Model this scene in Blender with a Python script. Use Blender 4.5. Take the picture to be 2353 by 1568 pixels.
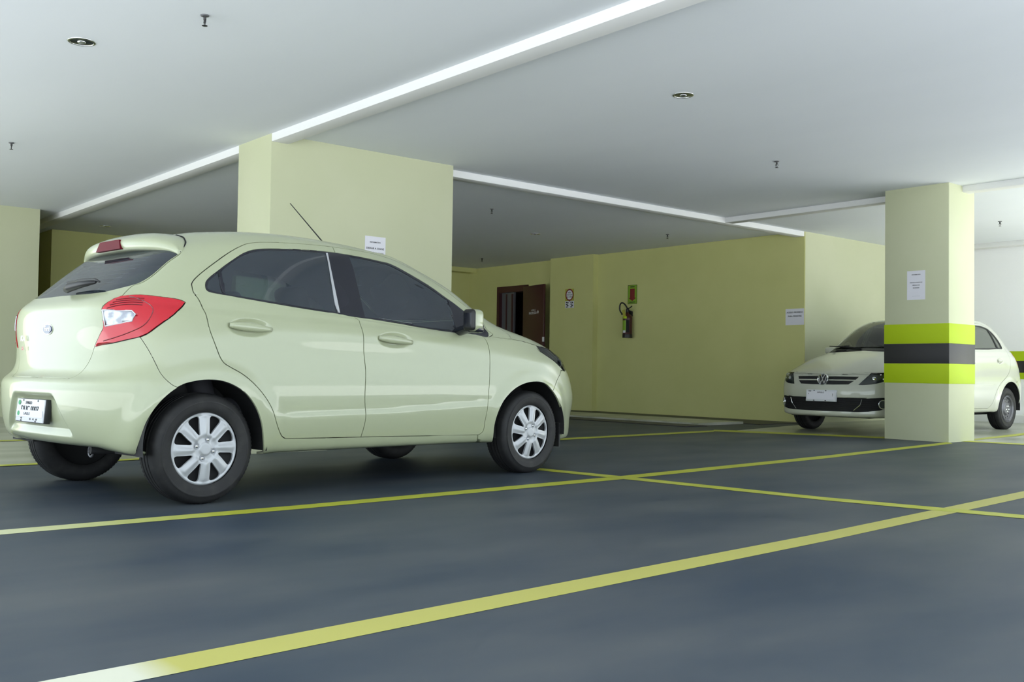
import bpy, bmesh, math, random
import numpy as np
from mathutils import Vector, Matrix, geometry
random.seed(4); np.random.seed(4)
D=bpy.data; SC=bpy.context.scene; COL=SC.collection
for o in list(D.objects): D.objects.remove(o)
# ------------------------------------------------------------------ camera
F_PX=2299.1; AZ=0.868; PITCH=0.030; ROLL=0.014; CAM_Z=0.708
cp,sp,cr,sr=math.cos(PITCH),math.sin(PITCH),math.cos(ROLL),math.sin(ROLL)
Rm=np.array([[cr,-sr,0],[sr,cr,0],[0,0,1]])@np.array([[1,0,0],[0,sp,-cp],[0,cp,sp]])
Bm=np.array([[math.sin(AZ),-math.cos(AZ),0],[math.cos(AZ),math.sin(AZ),0],[0,0,1]])
Wm=Rm@Bm
cam=D.objects.new('camera',D.cameras.new('camera')); COL.objects.link(cam); SC.camera=cam
cam.matrix_world=Matrix(((Wm[0][0],-Wm[1][0],-Wm[2][0],0),(Wm[0][1],-Wm[1][1],-Wm[2][1],0),(Wm[0][2],-Wm[1][2],-Wm[2][2],CAM_Z),(0,0,0,1)))
cam.data.sensor_width=36; cam.data.lens=36*F_PX/2353; cam.data.clip_start=.05; cam.data.clip_end=200
# ------------------------------------------------------------------ daylight
w=D.worlds.new('World'); SC.world=w; w.use_nodes=True
wn=w.node_tree.nodes; wl=w.node_tree.links; wn.clear()
wo=wn.new('ShaderNodeOutputWorld'); wb=wn.new('ShaderNodeBackground'); wb.inputs[0].default_value=(.80,.92,1,1); wb.inputs[1].default_value=SKY_STRENGTH=3.4
wl.new(wb.outputs[0],wo.inputs[0])
sun=D.objects.new('sun',D.lights.new('sun','SUN')); COL.objects.link(sun); sun.data.energy=SUN_E=23.0; sun.data.angle=.02; sun.data.color=(1,.98,.96)
sun.rotation_euler=(math.radians(26),math.radians(-14),0)   # high sun, lights the yards outside the openings
vs=SC.view_settings; vs.view_transform='Standard'; vs.look='None'; vs.exposure=EXPOSURE=-0.2; vs.gamma=1; vs.use_curve_mapping=False
# ------------------------------------------------------------------ helpers
def tag(o,label=None,cat=None,group=None,kind=None):
    if label: o['label']=label
    if cat: o['category']=cat
    if group: o['group']=group
    if kind: o['kind']=kind
    return o
def link(name,me,mats=(),parent=None,loc=None):
    o=D.objects.new(name,me); COL.objects.link(o)
    for m in (mats if isinstance(mats,(list,tuple)) else [mats]): me.materials.append(m)
    if parent: o.parent=parent
    if loc is not None: o.location=loc
    return o
def empty(name,loc,rz=0,label=None,cat=None,group=None):
    o=D.objects.new(name,None); COL.objects.link(o); o.location=loc; o.rotation_euler=(0,0,rz); o.empty_display_size=.1
    return tag(o,label,cat,group)
def pyd(name,V,Fc,mats=(),parent=None,smooth=False,loc=None,midx=None):
    me=D.meshes.new(name); me.from_pydata([tuple(map(float,v)) for v in V],[],[tuple(map(int,f)) for f in Fc]); me.update()
    if midx is not None: me.polygons.foreach_set('material_index',midx)
    if smooth: me.polygons.foreach_set('use_smooth',[True]*len(me.polygons))
    return link(name,me,mats,parent,loc)
def frombm(name,bm,mats=(),parent=None,smooth=False,loc=None,angle=None):
    bmesh.ops.recalc_face_normals(bm,faces=bm.faces[:])
    me=D.meshes.new(name); bm.to_mesh(me); bm.free()
    if smooth:
        me.polygons.foreach_set('use_smooth',[True]*len(me.polygons))
        if angle: me.set_sharp_from_angle(angle=math.radians(angle))
    return link(name,me,mats,parent,loc)
def addbox(bm,x0,x1,y0,y1,z0,z1,bev=0,seg=2,M=None):
    b=bmesh.new()
    r=bmesh.ops.create_cube(b,size=1)
    for v in b.verts: v.co=Vector(((x0+x1)/2+v.co.x*(x1-x0),(y0+y1)/2+v.co.y*(y1-y0),(z0+z1)/2+v.co.z*(z1-z0)))
    if bev: bmesh.ops.bevel(b,geom=b.edges[:],offset=bev,segments=seg,affect='EDGES',profile=.5)
    if M is not None: bmesh.ops.transform(b,matrix=M,verts=b.verts[:])
    me=D.meshes.new('tmp'); b.to_mesh(me); b.free(); bm.from_mesh(me); D.meshes.remove(me)
def box(name,x0,x1,y0,y1,z0,z1,mat,parent=None,bev=0,seg=2,M=None,smooth=None):
    bm=bmesh.new(); addbox(bm,x0,x1,y0,y1,z0,z1,bev,seg,M)
    return frombm(name,bm,mat,parent,smooth=bool(bev) if smooth is None else smooth,angle=40)
def lathe(prof,n=48,axis='z',closed=False):
    """prof: list (r,h). returns V,F around axis"""
    V=[];Fc=[];m=len(prof)
    for i in range(n):
        a=2*math.pi*i/n; c,s=math.cos(a),math.sin(a)
        for r,h in prof:
            V.append({'z':(r*c,r*s,h),'y':(r*c,h,r*s),'x':(h,r*c,r*s)}[axis])
    for i in range(n):
        j=(i+1)%n
        for k in range(m-1 if not closed else m):
            k2=(k+1)%m
            Fc.append((i*m+k,j*m+k,j*m+k2,i*m+k2))
    return V,Fc
def addVF(bm,V,Fc,M=None):
    vs_=[bm.verts.new((M@Vector(v)) if M is not None else Vector(v)) for v in V]
    for f in Fc:
        try: bm.faces.new([vs_[i] for i in f])
        except ValueError: pass
def tube(bm,pts,r,n=8,caps=True):
    pts=[Vector(p) for p in pts]; rs=r if isinstance(r,(list,tuple)) else [r]*len(pts)
    rings=[]; up=Vector((0,0,1))
    for i,p in enumerate(pts):
        t=(pts[min(i+1,len(pts)-1)]-pts[max(i-1,0)]).normalized()
        a=t.cross(up) if abs(t.z)<.95 else t.cross(Vector((1,0,0))); a.normalize(); b=t.cross(a)
        rings.append([bm.verts.new(p+(a*math.cos(2*math.pi*k/n)+b*math.sin(2*math.pi*k/n))*rs[i]) for k in range(n)])
    for A,B in zip(rings,rings[1:]):
        for k in range(n): bm.faces.new((A[k],A[(k+1)%n],B[(k+1)%n],B[k]))
    if caps: bm.faces.new(rings[0][::-1]); bm.faces.new(rings[-1])
# ------------------------------------------------------------------ materials
def mat(name,col,rough=.5,metal=0,coat=0,spec=.5,noise=None,bump=None,coat_rough=.03):
    m=D.materials.new(name); m.use_nodes=True; nt=m.node_tree; b=nt.nodes['Principled BSDF']
    b.inputs['Base Color'].default_value=(*col,1); b.inputs['Roughness'].default_value=rough; b.inputs['Metallic'].default_value=metal
    b.inputs['Coat Weight'].default_value=coat; b.inputs['Coat Roughness'].default_value=coat_rough; b.inputs['Specular IOR Level'].default_value=spec
    tc=None
    if noise or bump:
        tc=nt.nodes.new('ShaderNodeTexCoord')
    if noise:   # (scale, col2, lo, hi, stretch)
        sc,c2,lo,hi=noise[:4]
        mp=nt.nodes.new('ShaderNodeMapping'); nt.links.new(tc.outputs['Object'],mp.inputs[0])
        if len(noise)>4: mp.inputs['Scale'].default_value=noise[4]
        nz=nt.nodes.new('ShaderNodeTexNoise'); nz.inputs['Scale'].default_value=sc; nz.inputs['Detail'].default_value=6; nt.links.new(mp.outputs[0],nz.inputs['Vector'])
        cr_=nt.nodes.new('ShaderNodeValToRGB'); cr_.color_ramp.elements[0].position=lo; cr_.color_ramp.elements[1].position=hi
        cr_.color_ramp.elements[0].color=(*col,1); cr_.color_ramp.elements[1].color=(*c2,1)
        nt.links.new(nz.outputs[0],cr_.inputs[0]); nt.links.new(cr_.outputs[0],b.inputs['Base Color'])
    if bump:    # (scale,strength,dist)
        nz=nt.nodes.new('ShaderNodeTexNoise'); nz.inputs['Scale'].default_value=bump[0]; nz.inputs['Detail'].default_value=5; nt.links.new(tc.outputs['Object'],nz.inputs['Vector'])
        bp_=nt.nodes.new('ShaderNodeBump'); bp_.inputs['Strength'].default_value=bump[1]; bp_.inputs['Distance'].default_value=bump[2]
        nt.links.new(nz.outputs[0],bp_.inputs['Height']); nt.links.new(bp_.outputs[0],b.inputs['Normal'])
    return m
def glassmat(name,tint,ior=1.5,rough=0.0,painted_sheen=None,fw=.3):
    """clear or tinted pane: fresnel gloss over coloured transparency, film = diffuse colour painting reflections into the pane"""
    m=D.materials.new(name); m.use_nodes=True; nt=m.node_tree; nt.nodes.clear()
    o=nt.nodes.new('ShaderNodeOutputMaterial'); mx=nt.nodes.new('ShaderNodeMixShader'); t=nt.nodes.new('ShaderNodeBsdfTransparent'); g=nt.nodes.new('ShaderNodeBsdfGlossy'); fr=nt.nodes.new('ShaderNodeFresnel')
    t.inputs[0].default_value=(*tint,1); g.inputs['Roughness'].default_value=rough; fr.inputs[0].default_value=ior; src=t.outputs[0]
    if painted_sheen:
        d=nt.nodes.new('ShaderNodeBsdfDiffuse'); d.inputs[0].default_value=(*painted_sheen,1); m2=nt.nodes.new('ShaderNodeMixShader'); m2.inputs[0].default_value=fw  # diffuse colour stands in for sky and wall reflections
        nt.links.new(t.outputs[0],m2.inputs[1]); nt.links.new(d.outputs[0],m2.inputs[2]); src=m2.outputs[0]
    nt.links.new(fr.outputs[0],mx.inputs[0]); nt.links.new(src,mx.inputs[1]); nt.links.new(g.outputs[0],mx.inputs[2]); nt.links.new(mx.outputs[0],o.inputs[0])
    return m
def srgb(r,g,b):
    f=lambda c:(c/255/12.92) if c/255<=.04045 else ((c/255+.055)/1.055)**2.4
    return (f(r),f(g),f(b))
M={}
M['wall']=mat('wall_paint_olive',srgb(203,202,138),.75,spec=.25,noise=(1.3,srgb(197,197,132),.35,.7),bump=(90,.12,.004))
M['pale']=mat('wall_paint_pale_green',srgb(195,197,166),.75,spec=.25,noise=(1.3,srgb(190,193,160),.35,.7),bump=(90,.12,.004))
M['ceil']=mat('ceiling_paint',(.80,.825,.86),.85,spec=.2,noise=(.7,(.75,.78,.815),.3,.75,(1,.35,1)))
M['beam']=mat('beam_paint',(.78,.78,.77),.7,spec=.3,bump=(40,.08,.004))
M['floor']=mat('floor_paint',srgb(44,56,70),.5,spec=.25,noise=(.8,srgb(80,84,87),.32,.74,(1,2.2,1)),bump=(3,.05,.01))
M['conc']=mat('concrete',srgb(176,177,164),.28,spec=.5,noise=(.9,srgb(128,132,112),.35,.7,(1,2.6,1)),bump=(60,.06,.003))
M['line']=mat('line_paint',srgb(170,174,48),.5,noise=(9,srgb(180,182,84),.45,.75))
M['linepale']=mat('line_paint_worn',srgb(176,172,88),.5,noise=(5,srgb(196,192,128),.45,.8))
M['linepaler']=mat('line_paint_faded',srgb(190,192,128),.5,noise=(4,srgb(205,206,180),.4,.7))
M['greyglass']=mat('grey_pane',(.11,.11,.12),.3)
M['linewhite']=mat('line_paint_white',srgb(205,205,190),.5,noise=(5,srgb(190,190,140),.45,.8))
M['lime']=mat('stripe_lime',srgb(172,196,20),.55,spec=.3)
M['stripeblack']=mat('stripe_black',(.022,.021,.022),.5)
M['white']=mat('white_plaster',(.90,.90,.895),.8,bump=(25,.25,.01))
M['paper']=mat('paper',(.72,.71,.76),.7)
M['ink']=mat('ink',(.015,.015,.02),.6)
M['black']=mat('black_plastic',(.012,.012,.013),.45)
M['rubber']=mat('rubber',(.012,.012,.0125),.62,spec=.4,noise=(14,(.03,.029,.027),.5,.8),bump=(120,.2,.002))
M['dark']=mat('dark_void',(.006,.006,.007),.8)
M['under']=mat('underbody',(.012,.012,.013),.7)
M['ka']=mat('car_paint_pale_green',(.36,.388,.25),.35,coat=.8,spec=.4)
M['gol']=mat('car_paint_white',(.50,.51,.42),.35,coat=1,spec=.4)
M['glass']=glassmat('tinted_glass',(.42,.55,.52),1.75,painted_sheen=(.05,.065,.085),fw=.45)
M['glassg']=glassmat('windscreen_glass',(.55,.62,.56),1.6,painted_sheen=(.07,.08,.07),fw=.2)
M['glasslight']=glassmat('side_glass_pale',(.72,.82,.70),1.6,painted_sheen=(.30,.34,.26),fw=.25)
M['lens']=glassmat('clear_lens',(.85,.87,.86),1.5)
M['trim']=mat('gloss_black_trim',(.014,.015,.022),.16,spec=.5)
M['chrome']=mat('chrome',(.75,.76,.78),.12,metal=1)
M['silver']=mat('silver_paint',(.43,.44,.455),.42,metal=.25,coat=.25,coat_rough=.2)
M['steel']=mat('dull_steel',(.15,.15,.16),.45,metal=.6)
M['red']=mat('red_lens',(.47,.002,.014),.14,coat=.6)
M['redpale']=mat('red_lens_pale',(.72,.07,.09),.15,coat=1)
M['redbrake']=mat('red_brake_lens',(.11,.004,.012),.4,spec=.12)
M['reddark']=mat('red_lens_dark',(.16,.003,.01),.15,coat=1)
M['revlens']=mat('reversing_lens',(.62,.64,.68),.2,coat=1,noise=(22,(.30,.32,.37),.45,.6))
M['smoke']=mat('smoked_lens',(.045,.055,.055),.12,coat=1)
M['seat']=mat('seat_fabric',(.03,.03,.036),.8)
M['blue']=mat('badge_blue',(.01,.015,.07),.25,coat=1)
M['plate']=mat('plate_grey',(.62,.63,.66),.45)
M['green']=mat('seal_green',(.01,.28,.10),.5)
M['maroon']=mat('maroon_paint',(.055,.012,.014),.35)
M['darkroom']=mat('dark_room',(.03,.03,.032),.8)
M['exred']=mat('extinguisher_red',(.05,.006,.008),.35)
M['signgreen']=mat('sign_lime',(.22,.40,.02),.5)
M['signyellow']=mat('sign_yellow',(.42,.40,.05),.5)
M['signred']=mat('sign_red',(.20,.012,.015),.5)
M['mirror']=mat('mirror_glass',(.5,.5,.5),.02,metal=1)
M['outgrey']=mat('outside_paving_grey',(.52,.54,.55),.9)
M['outground']=mat('outside_paving',(.62,.64,.65),.9)
FONT_CACHE={}
def text_mesh(lines,parent,mtl,name='lettering',plane=None):
    """lines: (text,size,x,y[,xscale]) centred in local xy of the plane matrix; one part per line of writing"""
    for L in lines:
        cu=D.curves.new('t','FONT'); cu.body=L[0]; cu.size=L[1]; cu.align_x='CENTER'; cu.align_y='CENTER'; cu.resolution_u=2; cu.extrude=.0004; cu.offset=L[1]*.022
        ob=D.objects.new('t',cu); COL.objects.link(ob); bpy.context.view_layer.update()
        me=D.meshes.new_from_object(ob.evaluated_get(bpy.context.evaluated_depsgraph_get()))
        xs=L[4] if len(L)>4 else 1
        me.transform(Matrix.Translation((L[2],L[3],0))@Matrix.Diagonal((xs,1,1,1)))
        if plane is not None: me.transform(plane)
        D.objects.remove(ob); D.curves.remove(cu); me.materials.clear(); o=link(name,me,mtl,parent)
    return o
def plane_m(o,xdir,ydir):
    x=Vector(xdir).normalized(); y=Vector(ydir).normalized(); z=x.cross(y)
    return Matrix(((x.x,y.x,z.x,o[0]),(x.y,y.y,z.y,o[1]),(x.z,y.z,z.z,o[2]),(0,0,0,1)))

# ------------------------------------------------------------------ building
H=2.83
def struct(o): o['kind']='structure'; return o
def floor_poly(name,pts,m,z0,z1,parent=None):
    n=len(pts); V=[(x,y,z0) for x,y in pts]+[(x,y,z1) for x,y in pts]
    Fc=[tuple(range(n,2*n)),tuple(range(n-1,-1,-1))]+[(i,(i+1)%n,n+(i+1)%n,n+i) for i in range(n)]
    bm=bmesh.new(); addVF(bm,V,Fc); return frombm(name,bm,m,parent)
struct(box('floor',-1.6,17.2,-1.4,20.2,-.2,0,M['floor']))
struct(floor_poly('floor',[(-1.6,7.60),(4.4,7.64),(4.4,20),(-1.6,20)],M['conc'],-.05,.0008))
struct(floor_poly('floor',[(10.17,7.75),(10.72,6.0),(11.06,5.27),(11.12,4.6),(11.17,3.0),(17.2,3.0),(17.2,8.45),(12.7,8.45),(12.3,8.2)],M['conc'],-.05,.0008))
struct(box('floor',-40,60,-30,-1.4,-.25,-.02,M['outground']))
struct(box('floor',-40,-1.6,-1.4,30,-.25,-.02,M['outgrey']))
struct(box('floor',11.15,17.2,-1.4,3.0,-.05,.003,M['outground']))  # unseen bright apron added to bounce sunlight into the right bay
# kerb strip along the far wall
struct(box('trim_1',10.75,11.75,8.75,16.6,-.05,.035,M['conc']))
struct(box('trim_2',11.75,12.8,8.46,16.6,-.05,.010,M['stripeblack']))
struct(box('trim_3',10.30,10.75,8.60,16.6,-.05,.012,M['stripeblack']))
# ceiling
struct(box('ceiling',-1.6,11.0,-1.4,20.4,H,H+.25,M['ceil']))
struct(box('ceiling',11.0,17.4,3.0,20.4,H,H+.25,M['ceil']))
ZB=2.757
struct(box('trim_4',4.14,4.31,-1.4,16.6,ZB,H+.01,M['beam'],bev=.006))
struct(box('trim_5',6.195,12.8,8.46,8.62,ZB,H+.01,M['beam'],bev=.006))
struct(box('trim_6',10.93,11.09,-1.4,8.47,ZB+.004,H+.01,M['beam'],bev=.006))
struct(box('trim_7',15.85,16.05,3.0,8.45,ZB,H+.01,M['beam'],bev=.006))
struct(box('trim_8',11.6,13.1,16.35,16.6,H-.09,H+.01,M['wall']))
# walls
struct(box('wall_left',-1.6,3.87,14.6,14.85,-.1,H+.1,M['pale']))
struct(box('wall_left',3.72,3.87,14.85,20,-.1,H+.1,M['wall']))
struct(box('wall_back',4.58,13.1,16.6,20,-.1,H+.1,M['wall']))
struct(box('wall_back',-1.6,4.6,20,20.3,-.1,H+.1,M['wall']))
bm=bmesh.new()
addbox(bm,12.8,12.8135,8.453,8.6995,-.1,H+.1); addbox(bm,12.8,13.05,8.7,12.75,-.1,H+.1); addbox(bm,12.68,13.05,12.74,13.88,-.1,H+.1)
addbox(bm,12.86,13.1,13.88,14.70,-.1,H+.1); addbox(bm,12.86,13.1,15.64,16.6,-.1,H+.1); addbox(bm,12.86,13.1,14.70,15.64,2.40,H+.1)
struct(frombm('wall_right',bm,M['wall']))
struct(box('wall_front',12.814,17.2,8.45,8.7,-.1,H+.1,M['pale']))
struct(box('wall_far',16.6,17.0,-1.4,8.45,-.1,H+.1,M['white']))
struct(box('trim_9',16.25,16.6,-1.4,8.45,-.05,.13,M['white'],bev=.01))
for i,(z0,z1,m) in enumerate([(.985,1.14,'lime'),(.795,.985,'stripeblack'),(.69,.795,'lime')]):
    struct(box('trim_%d'%(10+i),16.594,16.60,-1.4,8.44,z0,z1,M[m]))
# room behind the service door
bm=bmesh.new(); addbox(bm,15.4,15.5,13.4,20,0,2.8); addbox(bm,13.1,15.5,19.9,20,0,2.8); addbox(bm,13.1,15.5,13.3,13.4,0,2.8); addbox(bm,13.1,15.5,13.3,20,2.7,2.8); struct(frombm('wall_room',bm,M['darkroom'])); struct(box('floor',13.05,15.5,13.3,20,-.1,.01,M['darkroom']))
# pillars
def pillar(name,x0,x1,y0,y1,label):
    t=empty(name,((x0+x1)/2,(y0+y1)/2,0),0,label,'pillar')
    cx_,cy_=(x0+x1)/2,(y0+y1)/2
    box('shaft',x0-cx_,x1-cx_,y0-cy_,y1-cy_,-.02,H+.01,M['pale'],t,bev=.008)
    return t,cx_,cy_
P1,_,_=pillar('concrete_pillar',4.136,6.195,8.29,8.97,'wide pale green pillar directly behind the hatchback, holding up the corner of the ceiling beams')
P2,px_,py_=pillar('concrete_pillar',10.62,11.22,5.21,5.96,'green pillar with lime and black warning stripes in front of the white car')
for z0,z1,m in [(1.075,1.295,'lime'),(.855,1.075,'stripeblack'),(.635,.855,'lime')]:
    box('warning_stripe',-.305,.305,-.380,.380,z0,z1,M[m],P2,bev=.006)
# floor lines -------------------------------------------------------------
def gl(u,v):   # pixel of the photograph's frame -> floor point (computed once here, lines are real paint on the floor)
    d=Wm.T@np.array([(u-1176.5)/F_PX,(v-784)/F_PX,1.0]); t=-CAM_Z/d[2]; return (d[0]*t,d[1]*t)
def fade(name,c1,c2,x0,x1):
    # painted line whose old end has worn pale along its length
    m=mat(name,c1,.5); nt=m.node_tree; tc=nt.nodes.new('ShaderNodeTexCoord'); sx=nt.nodes.new('ShaderNodeSeparateXYZ'); mr=nt.nodes.new('ShaderNodeMapRange'); nz=nt.nodes.new('ShaderNodeTexNoise'); nz.inputs['Scale'].default_value=7
    ad=nt.nodes.new('ShaderNodeMath'); ad.operation='MULTIPLY_ADD'; ad.inputs[1].default_value=.25*abs(x1-x0)
    mx=nt.nodes.new('ShaderNodeMix'); mx.data_type='RGBA'; mx.inputs[6].default_value=(*c2,1); mx.inputs[7].default_value=(*c1,1)
    mr.inputs[1].default_value=x0; mr.inputs[2].default_value=x1
    nt.links.new(tc.outputs['Object'],sx.inputs[0]); nt.links.new(tc.outputs['Object'],nz.inputs['Vector']); nt.links.new(nz.outputs[0],ad.inputs[0]); nt.links.new(sx.outputs[0],ad.inputs[2]); nt.links.new(ad.outputs[0],mr.inputs[0]); nt.links.new(mr.outputs[0],mx.inputs[0]); nt.links.new(mx.outputs[2],nt.nodes['Principled BSDF'].inputs['Base Color'])
    return m
LZ=[.0009]
def line(name,top,bot,m,label):
    LZ[0]+=.0004
    pts=[gl(*p) for p in top]+[gl(*p) for p in bot[::-1]]
    o=floor_poly(name,pts,m,LZ[0]-.0003,LZ[0]); return tag(o,label,'floor line','painted floor lines')
L1=line('painted_line',[(-700,1718),(330,1523.2),(1900,1223.8),(2353,1129.4),(2700,1055)],[(-500,1729),(375,1554.8),(1900,1244),(2353,1144.8),(2700,1067)],fade('line_paint_wide',srgb(176,172,88),srgb(205,205,185),gl(300,1535)[0],gl(420,1530)[0]),'widest painted yellow line, nearest the camera, running diagonally across the floor')
L2=line('painted_line',[(-400,1254),(0,1219.5),(700,1161),(1410,1096.5),(1900,1047.6),(2180,1016.5)],[(-400,1266),(0,1230),(700,1169.5),(1410,1104),(1900,1053.8),(2189,1020)],fade('line_paint_side',srgb(170,174,48),srgb(205,206,178),gl(-100,1238)[0],gl(560,1176)[0]),'yellow line along the near side of the pale green hatchback')
line('painted_line',[(1180,1071.5),(1232,1076),(1410,1093.5),(1900,1144.3),(2353,1184.9),(2700,1214)],[(1180,1076.5),(1232,1081),(1410,1099.5),(1900,1151.2),(2353,1193),(2700,1223)],M['line'],"yellow line running right from the hatchback's front wheel, crossing two others")
line('painted_line',[(1640,988.5),(1690,990),(1900,999),(2025,1004.5),(2100,1008)],[(1640,992),(1690,994),(1900,1002.6),(2025,1008),(2100,1011.5)],M['line'],'thin yellow line in front of the white car, left of the striped pillar')
line('painted_line',[(2200,1012.4),(2353,1020.5),(2600,1034)],[(2200,1015),(2353,1023.5),(2600,1038)],M['line'],'thin yellow line to the right of the striped pillar, between dark and pale floor')
line('painted_line',[(2215,1012.2),(2353,996),(2500,979)],[(2215,1015.5),(2353,1001),(2500,984)],M['line'],"yellow line on the pale floor near the white car's rear wheel")
line('painted_line',[(1180,1013.5),(1295,1008),(1640,990)],[(1180,1017.5),(1295,1012),(1640,993.5)],M['line'],'thin yellow line ahead of the hatchback bonnet, ending at the black kerb edge')
line('painted_line',[(-300,1081),(0,1069.5),(100,1065),(272,1057),(420,1049)],[(-300,1085),(0,1073),(100,1068.4),(272,1060.5),(420,1052.5)],M['line'],'thin yellow line under the back of the hatchback, nearer of two there')
line('painted_line',[(-300,1022),(0,1013),(160,1009)],[(-300,1025),(0,1015.6),(160,1011.5)],M['line'],'faint yellow line on pale floor beyond the hatchback rear bumper, the farther one')
# recessed downlights and sprinklers --------------------------------------
def downlight(x,y,label,r=.078):
    t=empty('recessed_downlight',(x,y,H),0,label,'ceiling light','ceiling downlights')
    V,Fc=lathe([(r-.014,.0),(r-.010,-.006),(r,-.004),(r+.004,.0),(r,.004)],40,closed=True); pyd('trim_ring',V,Fc,M['chrome'],t,True)
    V,Fc=lathe([(r-.012,-.002),(r-.022,-.03),(.012,-.040),(0.001,-.040)],40); V=[(a,b,-c-.005) for a,b,c in V]
    # housing sits above the ceiling face: bowl visible from below
    pyd('reflector',[(a,b,-.0015-abs(c)*.02) for a,b,c in V],Fc,M['smoke'],t,True)
    V,Fc=lathe([(.001,-.012),(.02,-.011),(.027,-.004),(.027,.0)],20); pyd('bulb',V,Fc,M['chrome'],t,True)
    return t
downlight(2.03,6.81,'round chrome downlight in the bright ceiling at upper left',.085)
downlight(5.87,4.95,'round chrome downlight at the top right, nearest the camera on the grey ceiling')
downlight(10.21,11.54,'dark round downlight in the shaded ceiling above the maroon doorway')
downlight(5.07,15.62,'faint round downlight in the dark ceiling just above the hatchback roof')
def sprinkler(x,y,label,s=1):
    t=empty('fire_sprinkler',(x,y,H),0,label,'sprinkler','ceiling sprinklers')
    V,Fc=lathe([(.001,0),(.026*s,0),(.024*s,-.006),(.010,-.009)],20); pyd('escutcheon',V,Fc,M['steel'],t,True)
    V,Fc=lathe([(.009,-.004),(.009,-.03),(.004,-.034),(.004,-.05)],10); pyd('bulb_tube',V,Fc,M['black'],t,True)
    bm=bmesh.new(); tube(bm,[(0,.011,-.026),(0,.015,-.042),(0,.003,-.062)],.0022,6); tube(bm,[(0,-.011,-.026),(0,-.015,-.042),(0,-.003,-.062)],.0022,6); frombm('frame_arms',bm,M['black'],t)
    V,Fc=lathe([(.001,-.062),(.017,-.063),(.017,-.065),(.001,-.066)],14); pyd('deflector',V,Fc,M['black'],t,True)
sprinkler(2.43,5.78,'sprinkler head at the top left, nearest the camera')
sprinkler(2.48,10.39,'sprinkler head on the bright ceiling at the far left edge')
sprinkler(8.38,5.86,'sprinkler head on the grey ceiling left of the striped pillar')
sprinkler(13.77,6.05,'sprinkler head on the bright ceiling right of the striped pillar')
sprinkler(8.22,10.15,'brass-tinged sprinkler head in the dark bay right of the wide pillar')
sprinkler(11.65,10.11,'sprinkler head on the dark ceiling near the olive wall')
sprinkler(11.74,14.77,'tiny farthest sprinkler head by the back corner of the dark ceiling')
# service door ------------------------------------------------------------
dr=empty('service_door',(12.86,15.17,0),0,'maroon double door standing half open in the far wall','door')
bm=bmesh.new(); addbox(bm,-.03,.2,.40,.47,0,2.28); addbox(bm,-.03,.2,-.47,-.40,0,2.28); addbox(bm,-.03,.2,-.47,.47,2.28,2.40); frombm('door_frame',bm,M['maroon'],dr)
bm=bmesh.new(); addbox(bm,.05,.09,.02,.40,0,2.28); frombm('closed_leaf',bm,M['greyglass'],dr)
for y0,y1,m in [(.30,.375,'white'),(.235,.26,'maroon'),(.12,.20,'steel'),(.05,.085,'maroon')]:
    box('jamb_panel',.12 if m!='maroon' else .03,.14 if m!='maroon' else .06,y0,y1,0,2.25,M[m],dr)
mm=Matrix.Translation((-.03,-.40,0))@Matrix.Rotation(math.radians(-12),4,'Z')
lf=box('open_leaf',-.045,0,-.80,0,.02,2.36,M['maroon'],dr,bev=.003,M=mm)
text_mesh([('ACESSO À',.035,.0,.05),('RECEPÇÃO',.06,-.02,-.005)],lf,M['paper'],'lettering',mm@plane_m((-.047,-.42,1.83),(0,-1,0),(0,0,1)))
bm=bmesh.new(); addVF(bm,[(-.048,-.60,1.80),(-.048,-.63,1.84),(-.048,-.60,1.88),(-.048,-.57,1.84)],[(0,1,2,3)],mm); frombm('arrow_mark',bm,M['paper'],lf)
box('door_stop',-.05,-.02,-.03,.0,1.27,1.36,M['paper'],lf,M=mm@Matrix.Translation((0,-.775,0)))
# papers and signs --------------------------------------------------------
def sheet(name,o,xd,w_,h_,m,label,cat):
    gr='paper notices' if cat=='paper notice' else None
    """thin sheet lying on a wall; local x along wall, z up, origin centre"""
    t=empty(name,o,0,label,cat,gr); n=Vector(xd).cross(Vector((0,0,1))); 
    pm=plane_m((0,0,0),xd,(0,0,1))
    bm=bmesh.new(); addbox(bm,-w_/2,w_/2,-h_/2,h_/2,0,.0012,M=pm); frombm('sheet',bm,m,t)
    return t,pm@Matrix.Translation((0,0,.0016))
t,pm=sheet('paper_notice',(5.257,8.2895,1.842),(1,0,0),.236,.315,M['paper'],'white paper notice on the wide pillar, partly hidden by the hatchback roof','paper notice')
text_mesh([('INFORMATIVO',.0185,0,.100),('DEIXAR A CHAVE',.0255,0,.040),('DO VEÍCULO NA',.0255,0,-.006),('RECEPÇÃO',.0255,0,-.052)],t,M['ink'],plane=pm)
t,pm=sheet('paper_notice',(10.619,5.583,1.727),(0,-1,0),.212,.325,M['paper'],'white paper notice taped to the striped pillar','paper notice')
text_mesh([('INFORMATIVO',.0155,0,.118),('DEIXAR A CHAVE DO',.0150,0,.030),('VEÍCULO NA',.0150,0,0),('RECEPÇÃO',.0150,0,-.030),('____________________',.009,0,-.118)],t,M['ink'],plane=pm)
t,pm=sheet('paper_notice',(12.799,8.617,1.572),(0,-1,0),.32,.243,M['paper'],'white paper notice at the right end of the olive wall','paper notice')
text_mesh([('ACESSO PROIBIDO',.033,0,.065),('PARA PEDESTRE',.033,0,.008)],t,M['ink'],plane=pm)
t,pm=sheet('warning_sign',(12.679,13.345,2.057),(0,-1,0),.235,.35,M['paper'],'small sign with red circle on yellow, on the olive wall right of the door','sign')
bm=bmesh.new(); addbox(bm,-.117,.117,-.045,.175,0,.001,M=pm); frombm('yellow_field',bm,M['signyellow'],t)
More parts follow.
